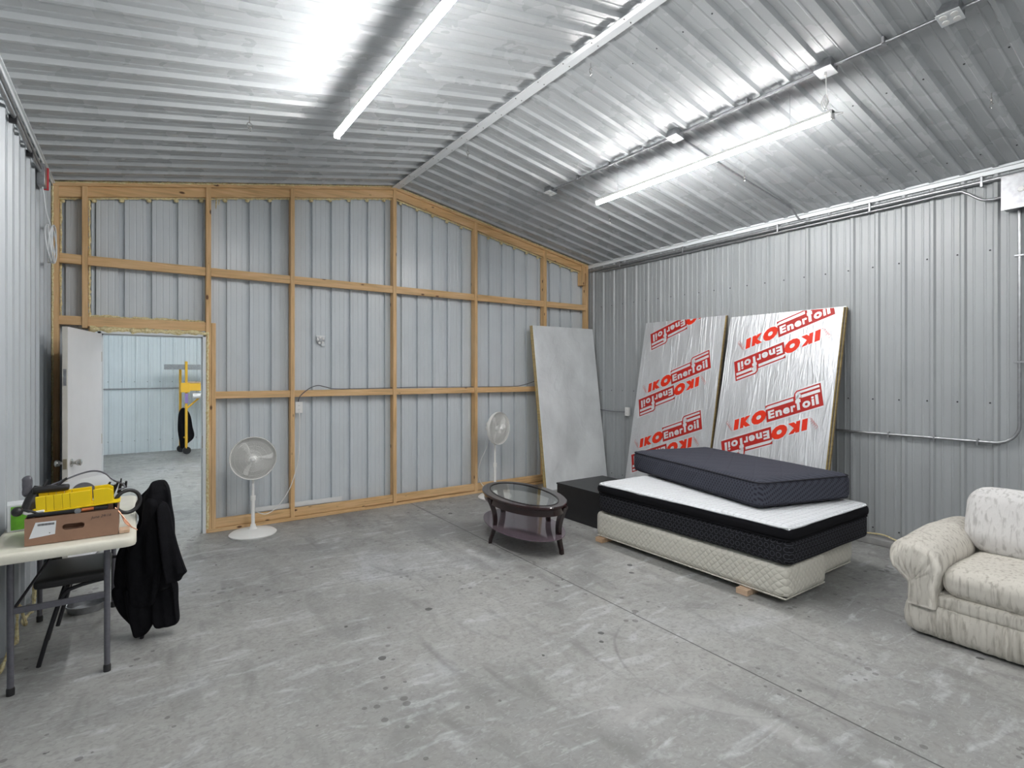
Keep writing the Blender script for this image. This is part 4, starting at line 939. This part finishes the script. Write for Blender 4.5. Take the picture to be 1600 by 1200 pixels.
MB().tube([T @ V(p) for p in rr_loop(0.008, 0.008, 0.957, 1.752, 0.06, 0.200)], 0.006, 6, closed=True).build('piping', M['pipe'], t)
MB().tube([T @ V(p) for p in rr_loop(0.010, 0.010, 0.955, 1.75, 0.06, 0.025)], 0.005, 6, closed=True).build('piping', M['pipe'], t)

# ------------------------------------------------------------------ black box, coffee table
t = thing('storage_box', 'low black box unit between the oval table and the mattress stack', 'box', (4.25, 4.3, 0))
MB().box((3.905, 3.96, 0), (4.62, 4.70, 0.355)).build('carcass', M['blackbox'], t, smooth=False, bevel=0.002)
MB().box((3.898, 3.955, 0.356), (4.625, 4.705, 0.374)).build('top_panel', M['blackbox'], t, smooth=False, bevel=0.002)

TCX, TCY = 3.03, 4.165; TA = math.radians(80.2)
t = thing('coffee_table', 'dark cherry oval coffee table with glass top and smoked glass shelf', 'table', (TCX, TCY, 0), TA)
T = wm(t); TH = 0.46
def ering(mb, prof, a, b, n=72):   # prof (inset, z)
    vs_ = []; fs_ = []
    for ins, z in prof:
        for k in range(n):
            q = 2*PI*k/n; vs_.append(T @ V(((a-ins)*math.cos(q), (b-ins)*math.sin(q), z)))
    m_ = len(prof)
    for i in range(m_):
        j = (i+1) % m_
        for k in range(n): fs_.append((i*n+k, i*n+(k+1) % n, j*n+(k+1) % n, j*n+k))
    mb.add(vs_, fs_)
A_, B_ = 0.615, 0.335
mb = MB(); ering(mb, [(0.008, TH), (0, TH-0.006), (0, TH-0.02), (0.01, TH-0.028), (0.085, TH-0.028), (0.085, TH-0.010), (0.078, TH-0.010), (0.078, TH-0.001)], A_, B_); mb.build('top_rim', M['cherry'], t, ang=30)
mb = MB(); ering(mb, [(0.022, TH-0.028), (0.022, TH-0.085), (0.040, TH-0.085), (0.040, TH-0.028)], A_, B_); mb.build('apron', M['cherry'], t, ang=30)
mb = MB(); ering(mb, [(0.001, TH+0.0025), (0.0, TH-0.0015), (0.012, TH-0.0015), (0.012, TH+0.0025)], A_-0.076, B_-0.076); mb.build('glass_edge_trim', M['black'], t)
MB().lathe([(1.0, TH-0.009), (1.0, TH-0.003)], 72, T, A_-0.079, B_-0.079).build('glass_top', M['glass'], t, ang=30)
MB().lathe([(1.0, 0.165), (1.0, 0.173)], 72, T, A_-0.02, B_-0.01).build('glass_shelf', M['shelfglass'], t, ang=30)
for fx, fy in ((-0.30, 0.125), (0.06, -0.52), (0.30, -0.10), (0.09, 0.47)):
    d = T.inverted() @ V((TCX+fx, TCY+fy, 0)); dl = V((d.x, d.y, 0)); u = dl.normalized(); sd = V((-u.y, u.x, 0))
    lens = math.sqrt((d.x/A_)**2+(d.y/B_)**2); top = dl/lens*0.985
    mb = MB(); rows = []
    for i in range(13):
        q = i/12; z = TH-0.03-(TH-0.03)*q
        off = -0.055*math.sin(PI*min(1, q*1.05))*1.0; c_ = top*(1-q)+dl*q
        if i == 12: c_ = dl
        c_ = c_+u*(off-0.008)
        w1 = 0.030-0.012*q; w2 = 0.026-0.010*q
        rows.append([T @ (c_+sd*w1*a+u*w2*b+V((0, 0, z))) for a, b in ((-1, -1), (1, -1), (1, 1), (-1, 1))])
    vs_ = [p for r_ in rows for p in r_]; fs_ = [(i*4+k, i*4+(k+1) % 4, i*4+4+(k+1) % 4, i*4+4+k) for i in range(12) for k in range(4)]+[(0,1,2,3), (48,51,50,49)]
    mb.add(vs_, fs_); mb.build('leg', M['cherry'], t, bevel=0.006, ang=60)

# ------------------------------------------------------------------ sofa
t = thing('sofa', 'cream streaked fabric sofa with rolled arm and gathered skirt at the right edge', 'sofa', (4.45, 0.3, 0))
SY1, SY0 = 1.36, -0.78; SXF, SXB = 3.93, 4.86
MB().soft((SXF+0.03, SY0+0.03, 0.06), (SXB, SY1-0.06, 0.30), 0.2, 10).build('frame', M['sofa'], t, ang=80)
# gathered skirt: rippled loop
mb = MB(); loop = rr_loop(SXF, SY0, SXB+0.01, SY1-0.02, 0.06, 0, 8); dense = []
LP = [V(p) for p in loop]
for i in range(len(LP)):
    a, b = LP[i], LP[(i+1) % len(LP)]; n_ = max(1, int((b-a).length/0.007))
    for k in range(n_): dense.append((a.lerp(b, k/n_)))
nD = len(dense); rowsz = [(0.205, 0.3, -0.012), (0.197, 0.5, 0.0), (0.16, 0.9, 0.010), (0.11, 1.0, 0.014), (0.06, 1.0, 0.008), (0.025, 0.8, -0.006), (0.012, 0.3, -0.03)]
vs_ = []
cen = V(((SXF+SXB)/2, (SY0+SY1)/2, 0)); acc = 0; s_len = []
for i in range(nD):
    s_len.append(acc); acc += (dense[(i+1) % nD]-dense[i]).length
for z, am, off in rowsz:
    for i, p in enumerate(dense):
        a, b = dense[i-1], dense[(i+1) % nD]; tn = (b-a).normalized(); nn = V((tn.y, -tn.x, 0))
        if nn.dot(p-cen) < 0: nn = -nn
        q = s_len[i]; rp = 0.012*math.sin(q*130+3*math.sin(q*17)+z*6)*(0.6+0.4*math.sin(q*23))+0.007*math.sin(q*61+2+z*14*math.sin(q*9))
        vs_.append(p+nn*(off+rp*am)+V((0, 0, z)))
mb.add(vs_, [(j*nD+i, j*nD+(i+1) % nD, (j+1)*nD+(i+1) % nD, (j+1)*nD+i) for j in range(len(rowsz)-1) for i in range(nD)])
mb.build('skirt', M['sofa'], t, ang=180)
MB().soft((SXF-0.004, SY0+0.15, 0.195), (SXF+0.12, 1.185, 0.285), 0.35, 12, None, 0, 0.004, 5).build('front_rail', M['sofa'], t, ang=80)
def arm(ya, yb, yc, nm='arm'):
    """rolled arm: upright panel and fat roll, running front to back; front closed by a pleated face"""
    sg = 1 if yc > 0 else -1
    prof = []; rc, zc_ = 0.145, 0.455
    # cross-section in (y, z): inner side up, round the roll, outer side down
    for i in range(0, 29):
        a = math.radians(-30+i*(300-60)/28+0); prof.append((yc-sg*rc*math.cos(a)*1.0, zc_+rc*0.92*math.sin(a)))
    prof = [(ya, 0.19), (ya, 0.30)]+prof+[(yb, 0.31), (yb, 0.19)]
    mb = MB(); xs_ = [SXF-0.028, SXF-0.012, SXF+0.02]+[SXF+0.02+(SXB-0.06-SXF)*k/14 for k in range(1, 15)]
    n = len(prof); vs_ = []
    cy0 = sum(p[0] for p in prof)/n; cz0 = 0.42
    for k, x in enumerate(xs_):
        sc_ = (0.80, 0.94, 1.0)[k] if k < 3 else 1.0
        for (y, z) in prof:
            p = V((x, cy0+(y-cy0)*sc_, cz0+(z-cz0)*(sc_ if z > 0.25 else 1.0)+(0.02*math.sin(PI*(x-SXF)/0.9) if z > 0.4 else 0)))
            if k >= 2: p += noise.noise_vector(p*6)*0.006
            vs_.append(p)
    fs_ = [(k*n+i, k*n+i+1, (k+1)*n+i+1, (k+1)*n+i) for k in range(len(xs_)-1) for i in range(n-1)]
    # pleated front face: fan of triangles with radial folds meeting at the roll's root
    root = V((SXF-0.030, yb-sg*0.03, 0.335)); m0 = len(vs_)
    rings = 7
    for r_ in range(1, rings+1):
        q = r_/rings
        for i in range(n):
            p0 = vs_[i]; p = root.lerp(p0, q); ang_ = i*1.15
            p.x += -0.016*math.sin(PI*q)+-0.016*(abs(math.sin(ang_*0.62))**0.5-0.6)*math.sin(PI*q)*(1 if 3 < i < n-3 else 0.2); vs_.append(p)
    vs_.append(root); ri = len(vs_)-1
    for r_ in range(rings-1):
        for i in range(n-1): a = m0+r_*n+i; fs_.append((a, a+1, a+n+1, a+n))
    for i in range(n-1): fs_.append((ri, m0+i, m0+i+1))
    for i in range(n-1): a = m0+(rings-1)*n+i; fs_.append((a, a+1, i+1, i))
    fs_.append(tuple((len(xs_)-1)*n+i for i in range(n)))
    for r_ in range(rings-1): a = m0+r_*n; fs_.append((a+n-1, a, a+n, a+2*n-1))
    fs_.append((ri, m0, m0+n-1)); a = m0+(rings-1)*n; fs_.append((a+n-1, a, 0, n-1))
    mb.add(vs_, fs_); mb.build(nm, M['sofa'], t, ang=75)
arm(1.175, 1.325, 1.285)
arm(SY0+0.15, SY0+0.03, SY0+0.08)
MB().soft((4.50, SY0+0.1, 0.20), (SXB+0.02, 1.22, 0.68), 0.30, 14, None, 0, 0.008, 4).build('back_frame', M['sofa'], t, ang=80)
mid = 0.22
for (a, b) in ((mid+0.005, 1.165), (-0.60, mid-0.005)):
    MB().soft((SXF-0.012, a, 0.275), (4.60, b, 0.455), 0.42, 22, None, 0.018, 0.010, 4).build('seat_cushion', M['sofa'], t, ang=80)
    Tb = Matrix.Translation((4.50, 0, 0.42)) @ Matrix.Rotation(math.radians(14), 4, 'Y')
    MB().soft((-0.13, a+0.00, 0.03), (0.13, b+0.035, 0.44), 0.44, 22, Tb, 0.015, 0.016, 4).build('back_cushion', M['sofaback'], t, ang=80)

# ------------------------------------------------------------------ folding table
t = thing('folding_table', 'narrow ivory plastic folding table against the left wall', 'table', (-0.3, 4.1, 0), 0)
TX0, TX1, TY0, TY1 = -0.605, -0.005, 3.47, 4.69
mb = MB(); R0 = 0.05
for z_, ins in ((0, 0),): pass
def rrp(ins): return [(p[0], p[1]) for p in rr_loop(TX0+ins, TY0+ins, TX1-ins, TY1-ins, max(0.01, R0-ins), 0, 6)]
layers = [(0.014, 0.700), (0.004, 0.692), (0.0, 0.702), (0.0, 0.728), (0.006, 0.737), (0.020, 0.742), (0.030, 0.740)]
vs_ = []; 
for ins, z in layers: vs_ += [(x, y, z) for x, y in rrp(ins)]
n = len(rrp(0)); mb.add(vs_, [(j*n+i, j*n+(i+1) % n, (j+1)*n+(i+1) % n, (j+1)*n+i) for j in range(len(layers)-1) for i in range(n)]+[tuple(range(n-1, -1, -1)), tuple((len(layers)-1)*n+i for i in range(n))])
mb.build('tabletop', M['tabletop'], t, ang=40)
for yy in (3.625, 4.60):
    for x in (-0.52, -0.135):
        m_ = MB(); m_.tube([(x, yy, 0.0), (x, yy, 0.70)], 0.014, 14); o = m_.build('leg', M['greymetal'], t)
        MB().lathe([(0.017, 0), (0.0175, 0.03), (0.015, 0.038)], 14, Matrix.Translation((x, yy, -0.0))).build('rubber_foot', M['black'], o)
    MB().box((-0.51, yy-0.008, 0.40), (-0.145, yy+0.008, 0.432)).build('crossbar', M['greymetal'], t, bevel=0.003)
for yy, s_ in ((3.625, 1), (4.60, -1)): MB().tube([(-0.505, yy+s_*0.01, 0.43), (-0.33, yy+s_*0.30, 0.69)], 0.007, 8).build('brace', M['blackmetal'], t)

# cardboard box of tools
TZ = 0.7425
t = thing('cardboard_box', 'brown cardboard tray box with hand hole and white shipping label on the table', 'box', (-0.27, 3.72, TZ))
bx0, bx1, by0, by1, bz = -0.462, -0.086, 3.575, 3.86, TZ+0.135
mb = MB(); th_ = 0.005
def wallq(mb, a, b, z0, z1, nrm): pass
mb.box((bx0, by0+th_, TZ+0.0005), (bx1, by1-th_, TZ+0.005)); mb.box((bx0, by0+th_, TZ+0.005), (bx0+th_, by1-th_, bz)); mb.box((bx1-th_, by0+th_, TZ+0.005), (bx1, by1-th_, bz)); mb.box((bx0, by1-th_, TZ), (bx1, by1, bz))
# front panel with slot hole
hcx, hcz, hl, hr = -0.272, TZ+0.073, 0.030, 0.015
n_ = 40; inner = []
for i in range(n_):
    a = 2*PI*i/n_; sx_ = hl if math.cos(a) > 0 else -hl; inner.append((hcx+sx_+hr*math.cos(a), hcz+hr*math.sin(a)))
outer = []
for i in range(n_):
    a = 2*PI*i/n_; dx, dz = math.cos(a), math.sin(a); W2, H2 = (bx1-bx0)/2, (bz-TZ)/2
    k = min(W2/abs(dx) if abs(dx) > 1e-6 else 1e9, H2/abs(dz) if abs(dz) > 1e-6 else 1e9); outer.append(((bx0+bx1)/2+dx*k, (TZ+bz)/2+dz*k))
ca = [(bx1, bz), (bx0, bz), (bx0, TZ), (bx1, TZ)]
for cnr in ca:
    j = min(range(n_), key=lambda q: (outer[q][0]-cnr[0])**2+(outer[q][1]-cnr[1])**2); outer[j] = cnr
vs_ = [(x, by0, z) for x, z in outer]+[(x, by0, z) for x, z in inner]+[(x, by0+th_, z) for x, z in outer]+[(x, by0+th_, z) for x, z in inner]
fs_ = []
for i in range(n_):
    j = (i+1) % n_; fs_ += [(i, j, n_+j, n_+i), (2*n_+j, 2*n_+i, 3*n_+i, 3*n_+j), (n_+i, n_+j, 3*n_+j, 3*n_+i), (i, 2*n_+i, 2*n_+j, j)]
mb.add(vs_, fs_); mb.build('box_body', M['card'], t, smooth=False)
mb = MB(); mb.prism([(-0.445, TZ+0.035), (-0.345, TZ+0.045), (-0.340, TZ+0.112), (-0.420, TZ+0.113)], 0.0008, Matrix.Translation((0, by0-0.0003, 0)) @ Matrix.Rotation(PI/2, 4, 'X'))
mb.mi = 1
for i in range(22):
    x = -0.412+i*0.0030; mb.box((x, by0-0.0018, TZ+0.094), (x+0.0016, by0-0.0012, TZ+0.105))
mb.box((-0.368, by0-0.0018, TZ+0.052), (-0.364, by0-0.0012, TZ+0.056))
mb.build('shipping_label', [M['paper'], M['ink']], t, smooth=False)
gv, gf = glyphs('June 29/16', 0.026, 0.0, 0.25, 1.0)
mb = MB(); mb.add([V((-0.200+v.x*0.75, by0-0.001, TZ+0.098+v.y*0.75+v.x*0.05)) for v in gv], gf); mb.build('handwriting', M['ink'], t, smooth=False)

# things in and on the box
t = thing('tool_tray', 'flat black tray of loose tools resting on the cardboard box', 'tray', (-0.3, 3.7, bz))
MB().soft((-0.455, 3.59, bz+0.001), (-0.13, 3.80, bz+0.022), 0.3, 6).build('tray', M['black'], t)
MB().lathe([(0.006, 0), (0.014, 0.001), (0.014, 0.008), (0.006, 0.008)], 18, Matrix.Translation((-0.255, 3.585, bz+0.012)) @ Matrix.Rotation(PI/2, 4, 'X')).build('ring_end', M['galv'], t)
MB().tube([(-0.24, 3.592, bz+0.012), (-0.19, 3.592, bz+0.014)], 0.008, 8).build('orange_handle', M['orangeplastic'], t)
mt = Matrix.Translation((-0.262, 3.645, bz+0.0235)) @ Matrix.Rotation(math.radians(-2.5), 4, 'Y')
t = thing('mitre_box', 'bright yellow plastic mitre box with saw slots on top of the cardboard box', 'mitre box', (-0.262, 3.645, bz+0.02))
mb = MB(); mb.box((-0.185, -0.045, -0.002), (0.185, 0.095, 0.006), mt)
segs = [(-0.165, -0.128), (-0.1265, -0.095), (-0.0935, -0.068), (-0.0665, -0.044), (-0.0425, -0.004), (0.0135, 0.062)]
segs = [(-0.160, -0.122), (-0.1205, -0.0905), (-0.089, -0.0565), (-0.055, -0.026), (-0.0245, 0.060), (0.072, 0.155)]
for y0_ in (-0.038, 0.075):
    for a, b in segs:
        if a > 0.07: mb.prism([(a, 0.006), (b, 0.006), (b, 0.068), (b-0.022, 0.083), (a, 0.083)], 0.013, mt @ Matrix.Translation((0, y0_+0.013, 0)) @ Matrix.Rotation(PI/2, 4, 'X'))
        else: mb.box((a, y0_, 0.006), (b, y0_+0.013, 0.083), mt)
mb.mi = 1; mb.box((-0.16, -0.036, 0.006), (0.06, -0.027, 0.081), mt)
mb.build('trough', [M['yellow'], M['groove']], t, bevel=0.002, smooth=False)
t = thing('saw_blade_card', 'white card carrying a dark round disc, standing behind the yellow mitre box', 'card', (-0.24, 3.80, bz+0.02))
cm_ = Matrix.Translation((-0.235, 3.79, bz+0.006)) @ Matrix.Rotation(math.radians(-12), 4, 'X')
mb = MB(); mb.prism([(-0.16, 0.02), (0.11, 0.02), (0.115, 0.10), (0.09, 0.155), (-0.10, 0.125), (-0.15, 0.08)], 0.004, cm_ @ Matrix.Rotation(PI/2, 4, 'X')); mb.build('card', M['paper'], t, smooth=False)
MB().lathe([(0.055, 0.0045), (0.055, 0.010), (0.012, 0.012), (0.001, 0.012)], 32, cm_ @ Matrix.Translation((-0.01, 0, 0.062)) @ Matrix.Rotation(PI/2, 4, 'X')).build('disc', M['greymetal'], t)
mb = MB(); mb.tube(spline([(-0.40, 3.74, bz+0.125), (-0.33, 3.76, bz+0.15), (-0.26, 3.78, bz+0.175), (-0.20, 3.78, bz+0.185), (-0.15, 3.76, bz+0.17), (-0.11, 3.74, bz+0.13), (-0.07, 3.71, bz+0.11), (-0.06, 3.69, bz+0.09), (-0.09, 3.68, bz+0.085)], 6), 0.0045, 7)
tag(mb.build('power_cord', M['greymetal']), 'grey cord arching over the white card behind the mitre box', 'cord')
t = thing('caulking_gun', 'black tool with upright handle beside the left end of the mitre box', 'tool', (-0.46, 3.74, bz))
MB().tube([(-0.475, 3.72, bz+0.0), (-0.45, 3.74, bz+0.07), (-0.43, 3.76, bz+0.13)], [0.030, 0.032, 0.018], 10).build('handle', M['black'], t)
MB().soft((-0.45, 3.70, bz+0.10), (-0.30, 3.76, bz+0.135), 0.4, 5).build('body', M['black'], t)
MB().soft((-0.495, 3.74, bz+0.08), (-0.455, 3.80, bz+0.19), 0.45, 6, None, 0, 0.004, 40).build('grip', M['greymetal'], t)
MB().tube([(-0.41, 3.72, bz+0.12), (-0.39, 3.73, bz+0.165)], 0.008, 8).build('trigger', M['black'], t)
MB().tube([(-0.36, 3.72, bz+0.12), (-0.33, 3.73, bz+0.15), (-0.31, 3.73, bz+0.165)], 0.007, 8).build('lever', M['black'], t)
t = thing('headlamp', 'small black knob-ended lamp with white and black strap at the box corner', 'lamp', (-0.49, 3.60, bz))
MB().soft((-0.515, 3.575, bz+0.015), (-0.468, 3.625, bz+0.062), 0.49, 7).build('head', M['black'], t)
MB().tube(spline([(-0.475, 3.60, bz+0.035), (-0.45, 3.60, bz+0.02), (-0.42, 3.605, bz+0.025), (-0.39, 3.60, bz+0.028)], 5), 0.007, 8).build('strap', M['white'], t)
MB().tube(spline([(-0.475, 3.595, bz+0.045), (-0.45, 3.59, bz+0.04), (-0.43, 3.595, bz+0.03), (-0.41, 3.60, bz+0.012)], 5), 0.006, 8).build('cable', M['black'], t)
t = thing('clutter_tools', 'tangle of small black and chrome tool parts behind the right end of the mitre box', 'tools', (-0.12, 3.75, bz))
mb = MB()
for i in range(7): mb.tube([(-0.14+i*0.014, 3.75+0.01*math.sin(i*2), bz+0.09+0.01*math.sin(i*3)), (-0.125+i*0.012, 3.73, bz+0.108+0.014*math.cos(i*2.2))], 0.006, 7)
mb.build('black_parts', M['black'], t)
MB().tube([(-0.085, 3.72, bz+0.06), (-0.075, 3.72, bz+0.14)], [0.010, 0.003], 8).build('spike', M['blackmetal'], t)
MB().tube([(-0.14, 3.75, bz+0.02), (-0.11, 3.75, bz+0.1)], 0.02, 8).build('body', M['black'], t)
ringc = V((-0.045, 3.70, 0.888))
mb = MB(); mb.tube([ringc+V((0.056*math.cos(a), 0.02*math.cos(a), 0.062*math.sin(a))) for a in [2*PI*i/40 for i in range(40)]], 0.0105, 10, closed=True)
tag(mb.build('hose_loop', M['black']), 'fat black rubber hose loop hanging off the right end of the box', 'hose')
t = thing('copper_wires', 'bundle of bare copper wires poking out of the box onto the tabletop', 'wires', (-0.06, 3.62, TZ))
for k in range(3):
    MB().tube(spline([(-0.10, 3.60+0.008*k, bz+0.002), (-0.075, 3.585+0.006*k, bz-0.03), (-0.04-0.006*k, 3.56, bz-0.08), (-0.025+0.012*k, 3.55, TZ+0.03-0.008*k)], 5), 0.0028, 6).build('wire', M['copper'], t)
mb = MB(); mb.box((-0.082, 3.575, TZ+0.0005), (-0.035, 3.66, TZ+0.016)); tag(mb.build('wood_offcut', M['wood_raw'], bevel=0.002), 'small flat offcut on the table against the right side of the cardboard box', 'offcut')
t = thing('carton', 'small green and white carton standing against the left wall on the table', 'carton', (-0.545, 4.02, TZ), math.radians(8))
T = wm(t); mb = MB(); mb.box((-0.045, -0.07, 0.0005), (0.09, 0.06, 0.145)); 
mb.build('carton_body', M['paper'], t, T=T, smooth=False, bevel=0.002)
MB().box((-0.030, -0.0712, 0.008), (0.088, -0.0702, 0.135)).build('green_panel', M['green'], t, T=T, smooth=False)
mb = MB(); mb.box((-0.0462, -0.060, 0.02), (-0.0452, 0.05, 0.13)); mb.build('grey_picture', M['greymetal'], t, T=T, smooth=False)

# ------------------------------------------------------------------ chair with coat, bowl
t = thing('folding_chair', 'black metal chair tucked under the folding table with a padded seat', 'chair', (-0.24, 4.15, 0))
MB().soft((-0.465, 3.85, 0.425), (-0.13, 4.28, 0.475), 0.42, 12, None, 0.008, 0.002, 5).build('seat', M['black'], t, ang=80)
for y, y2 in ((3.885, 3.95), (4.245, 4.245)):
    MB().tube(spline([(0.105, y2, 0.86), (0.095, y2, 0.62), (0.085, y2, 0.43), (0.06, y2, 0.2), (0.02, y2, 0.0)], 5), 0.011, 10).build('leg', M['blackmetal'], t)
    mb = MB(); mb.tube(spline([(-0.14, y, 0.425), (-0.28, y, 0.405), (-0.345, y, 0.36), (-0.40, y, 0.18), (-0.445, y, 0.0)], 5), 0.011, 10); mb.tube([(-0.315, y+0.012, 0.40), (-0.365, y+0.012, 0.20)], 0.010, 8)
    mb.build('leg', M['blackmetal'], t)
MB().tube([(-0.14, 4.245, 0.44), (0.085, 4.245, 0.44)], 0.010, 8).build('seat_rail', M['blackmetal'], t)
MB().tube([(-0.32, 3.885, 0.40), (-0.32, 4.245, 0.40)], 0.009, 8).build('crossbar', M['blackmetal'], t)
MB().tube([(0.055, 3.95, 0.16), (0.055, 4.235, 0.16)], 0.008, 8).build('crossbar', M['blackmetal'], t)
MB().soft((0.055, 3.94, 0.66), (0.095, 4.24, 0.84), 0.4, 8, None, 0, 0.002, 5).build('backrest', M['black'], t, ang=80)
# coat draped over the backrest; outline measured in the plane facing the room's middle
cd = V((0.55, 0.835, 0)).normalized()*1.0
xd = V((0.82, -0.572, 0)).normalized()      # across, as seen from the room
def coat_part(sil, org, thick, nz, seed, nm, parent):
    rows = []; n = 36
    for z, l, r_ in sil:
        ring = []
        for k in range(n):
            a = 2*PI*k/n; u = (l+r_)/2+(r_-l)/2*math.cos(a)
            w_ = math.sin(a)*thick*(0.6+0.4*min(1, (r_-l)*4))
            fd = (0.016*math.sin(u*48+seed+z*5)+0.010*math.sin(u*95+z*11+seed))*(1 if abs(math.sin(a)) > .3 else .2)
            p = org+xd*u+V((-xd.y, xd.x, 0))*(w_+fd*(1 if w_ < 0 else .5)); p.z = z
            p += noise.noise_vector(p*8+V((seed, 0, 0)))*nz; ring.append(p)
        rows.append(ring)
    mb = MB(); fs_ = []
    for i in range(len(rows)-1):
        for k in range(n): fs_.append((i*n+k, i*n+(k+1) % n, (i+1)*n+(k+1) % n, (i+1)*n+k))
    fs_ += [tuple(range(n)), tuple((len(rows)-1)*n+k for k in range(n-1, -1, -1))]
    mb.add([p for r_ in rows for p in r_], fs_); o = mb.build(nm, M['coat'], parent, ang=180)
    md = o.modifiers.new('sub', 'SUBSURF'); md.levels = 1; md.render_levels = 2
    return o
t = thing('coat', 'black winter coat hung over the chair back, hem nearly touching the floor', 'coat', (0.085, 3.93, 0.0))
CO = V((0.105, 3.93, 0))
coat_part([(0.952, -0.010, 0.022), (0.925, -0.030, 0.042), (0.897, -0.060, 0.060), (0.855, -0.118, 0.070), (0.80, -0.132, 0.076), (0.761, -0.125, 0.082), (0.745, -0.108, 0.084), (0.69, -0.105, 0.090), (0.62, -0.190, 0.100), (0.527, -0.240, 0.108), (0.429, -0.262, 0.108), (0.351, -0.274, 0.108), (0.273, -0.268, 0.108)], CO, 0.062, 0.010, 1, 'body', t)
coat_part([(0.33, -0.274, -0.01), (0.273, -0.273, -0.012), (0.20, -0.253, -0.015), (0.14, -0.223, -0.025), (0.09, -0.190, -0.035), (0.045, -0.150, -0.060), (0.012, -0.124, -0.085)], CO+V((0.0, -0.02, 0)), 0.062, 0.008, 3, 'left_panel', t)
coat_part([(0.36, -0.06, 0.110), (0.273, -0.05, 0.110), (0.20, -0.045, 0.110), (0.13, -0.04, 0.113), (0.075, -0.032, 0.115), (0.05, 0.0, 0.085)], CO+V((0.01, 0.015, 0)), 0.055, 0.008, 4, 'right_panel', t)
coat_part([(0.84, 0.02, 0.066), (0.72, 0.025, 0.090), (0.60, 0.035, 0.118), (0.50, 0.04, 0.148), (0.43, 0.05, 0.176), (0.412, 0.055, 0.186), (0.405, 0.06, 0.186), (0.385, 0.07, 0.160), (0.360, 0.08, 0.150), (0.352, 0.08, 0.14)], CO+V((-0.015, -0.055, 0)), 0.045, 0.007, 5, 'sleeve', t)
coat_part([(0.86, -0.06, 0.00), (0.76, -0.085, 0.01), (0.69, -0.09, 0.02), (0.6, -0.17, 0.03), (0.45, -0.19, 0.04), (0.3, -0.20, 0.01), (0.18, -0.18, -0.02)], CO+V((-0.015, -0.06, 0)), 0.03, 0.010, 9, 'front_flap', t)
t = thing('metal_bowl', 'galvanised steel pan on the floor under the folding table', 'bowl', (-0.285, 4.66, 0))
MB().lathe([(0.001, 0.002), (0.098, 0.002), (0.106, 0.045), (0.112, 0.047), (0.112, 0.043), (0.102, 0.001), (0.001, 0.0)], 36, Matrix.Translation((-0.285, 4.66, 0.001))).build('bowl', M['galv'], t)
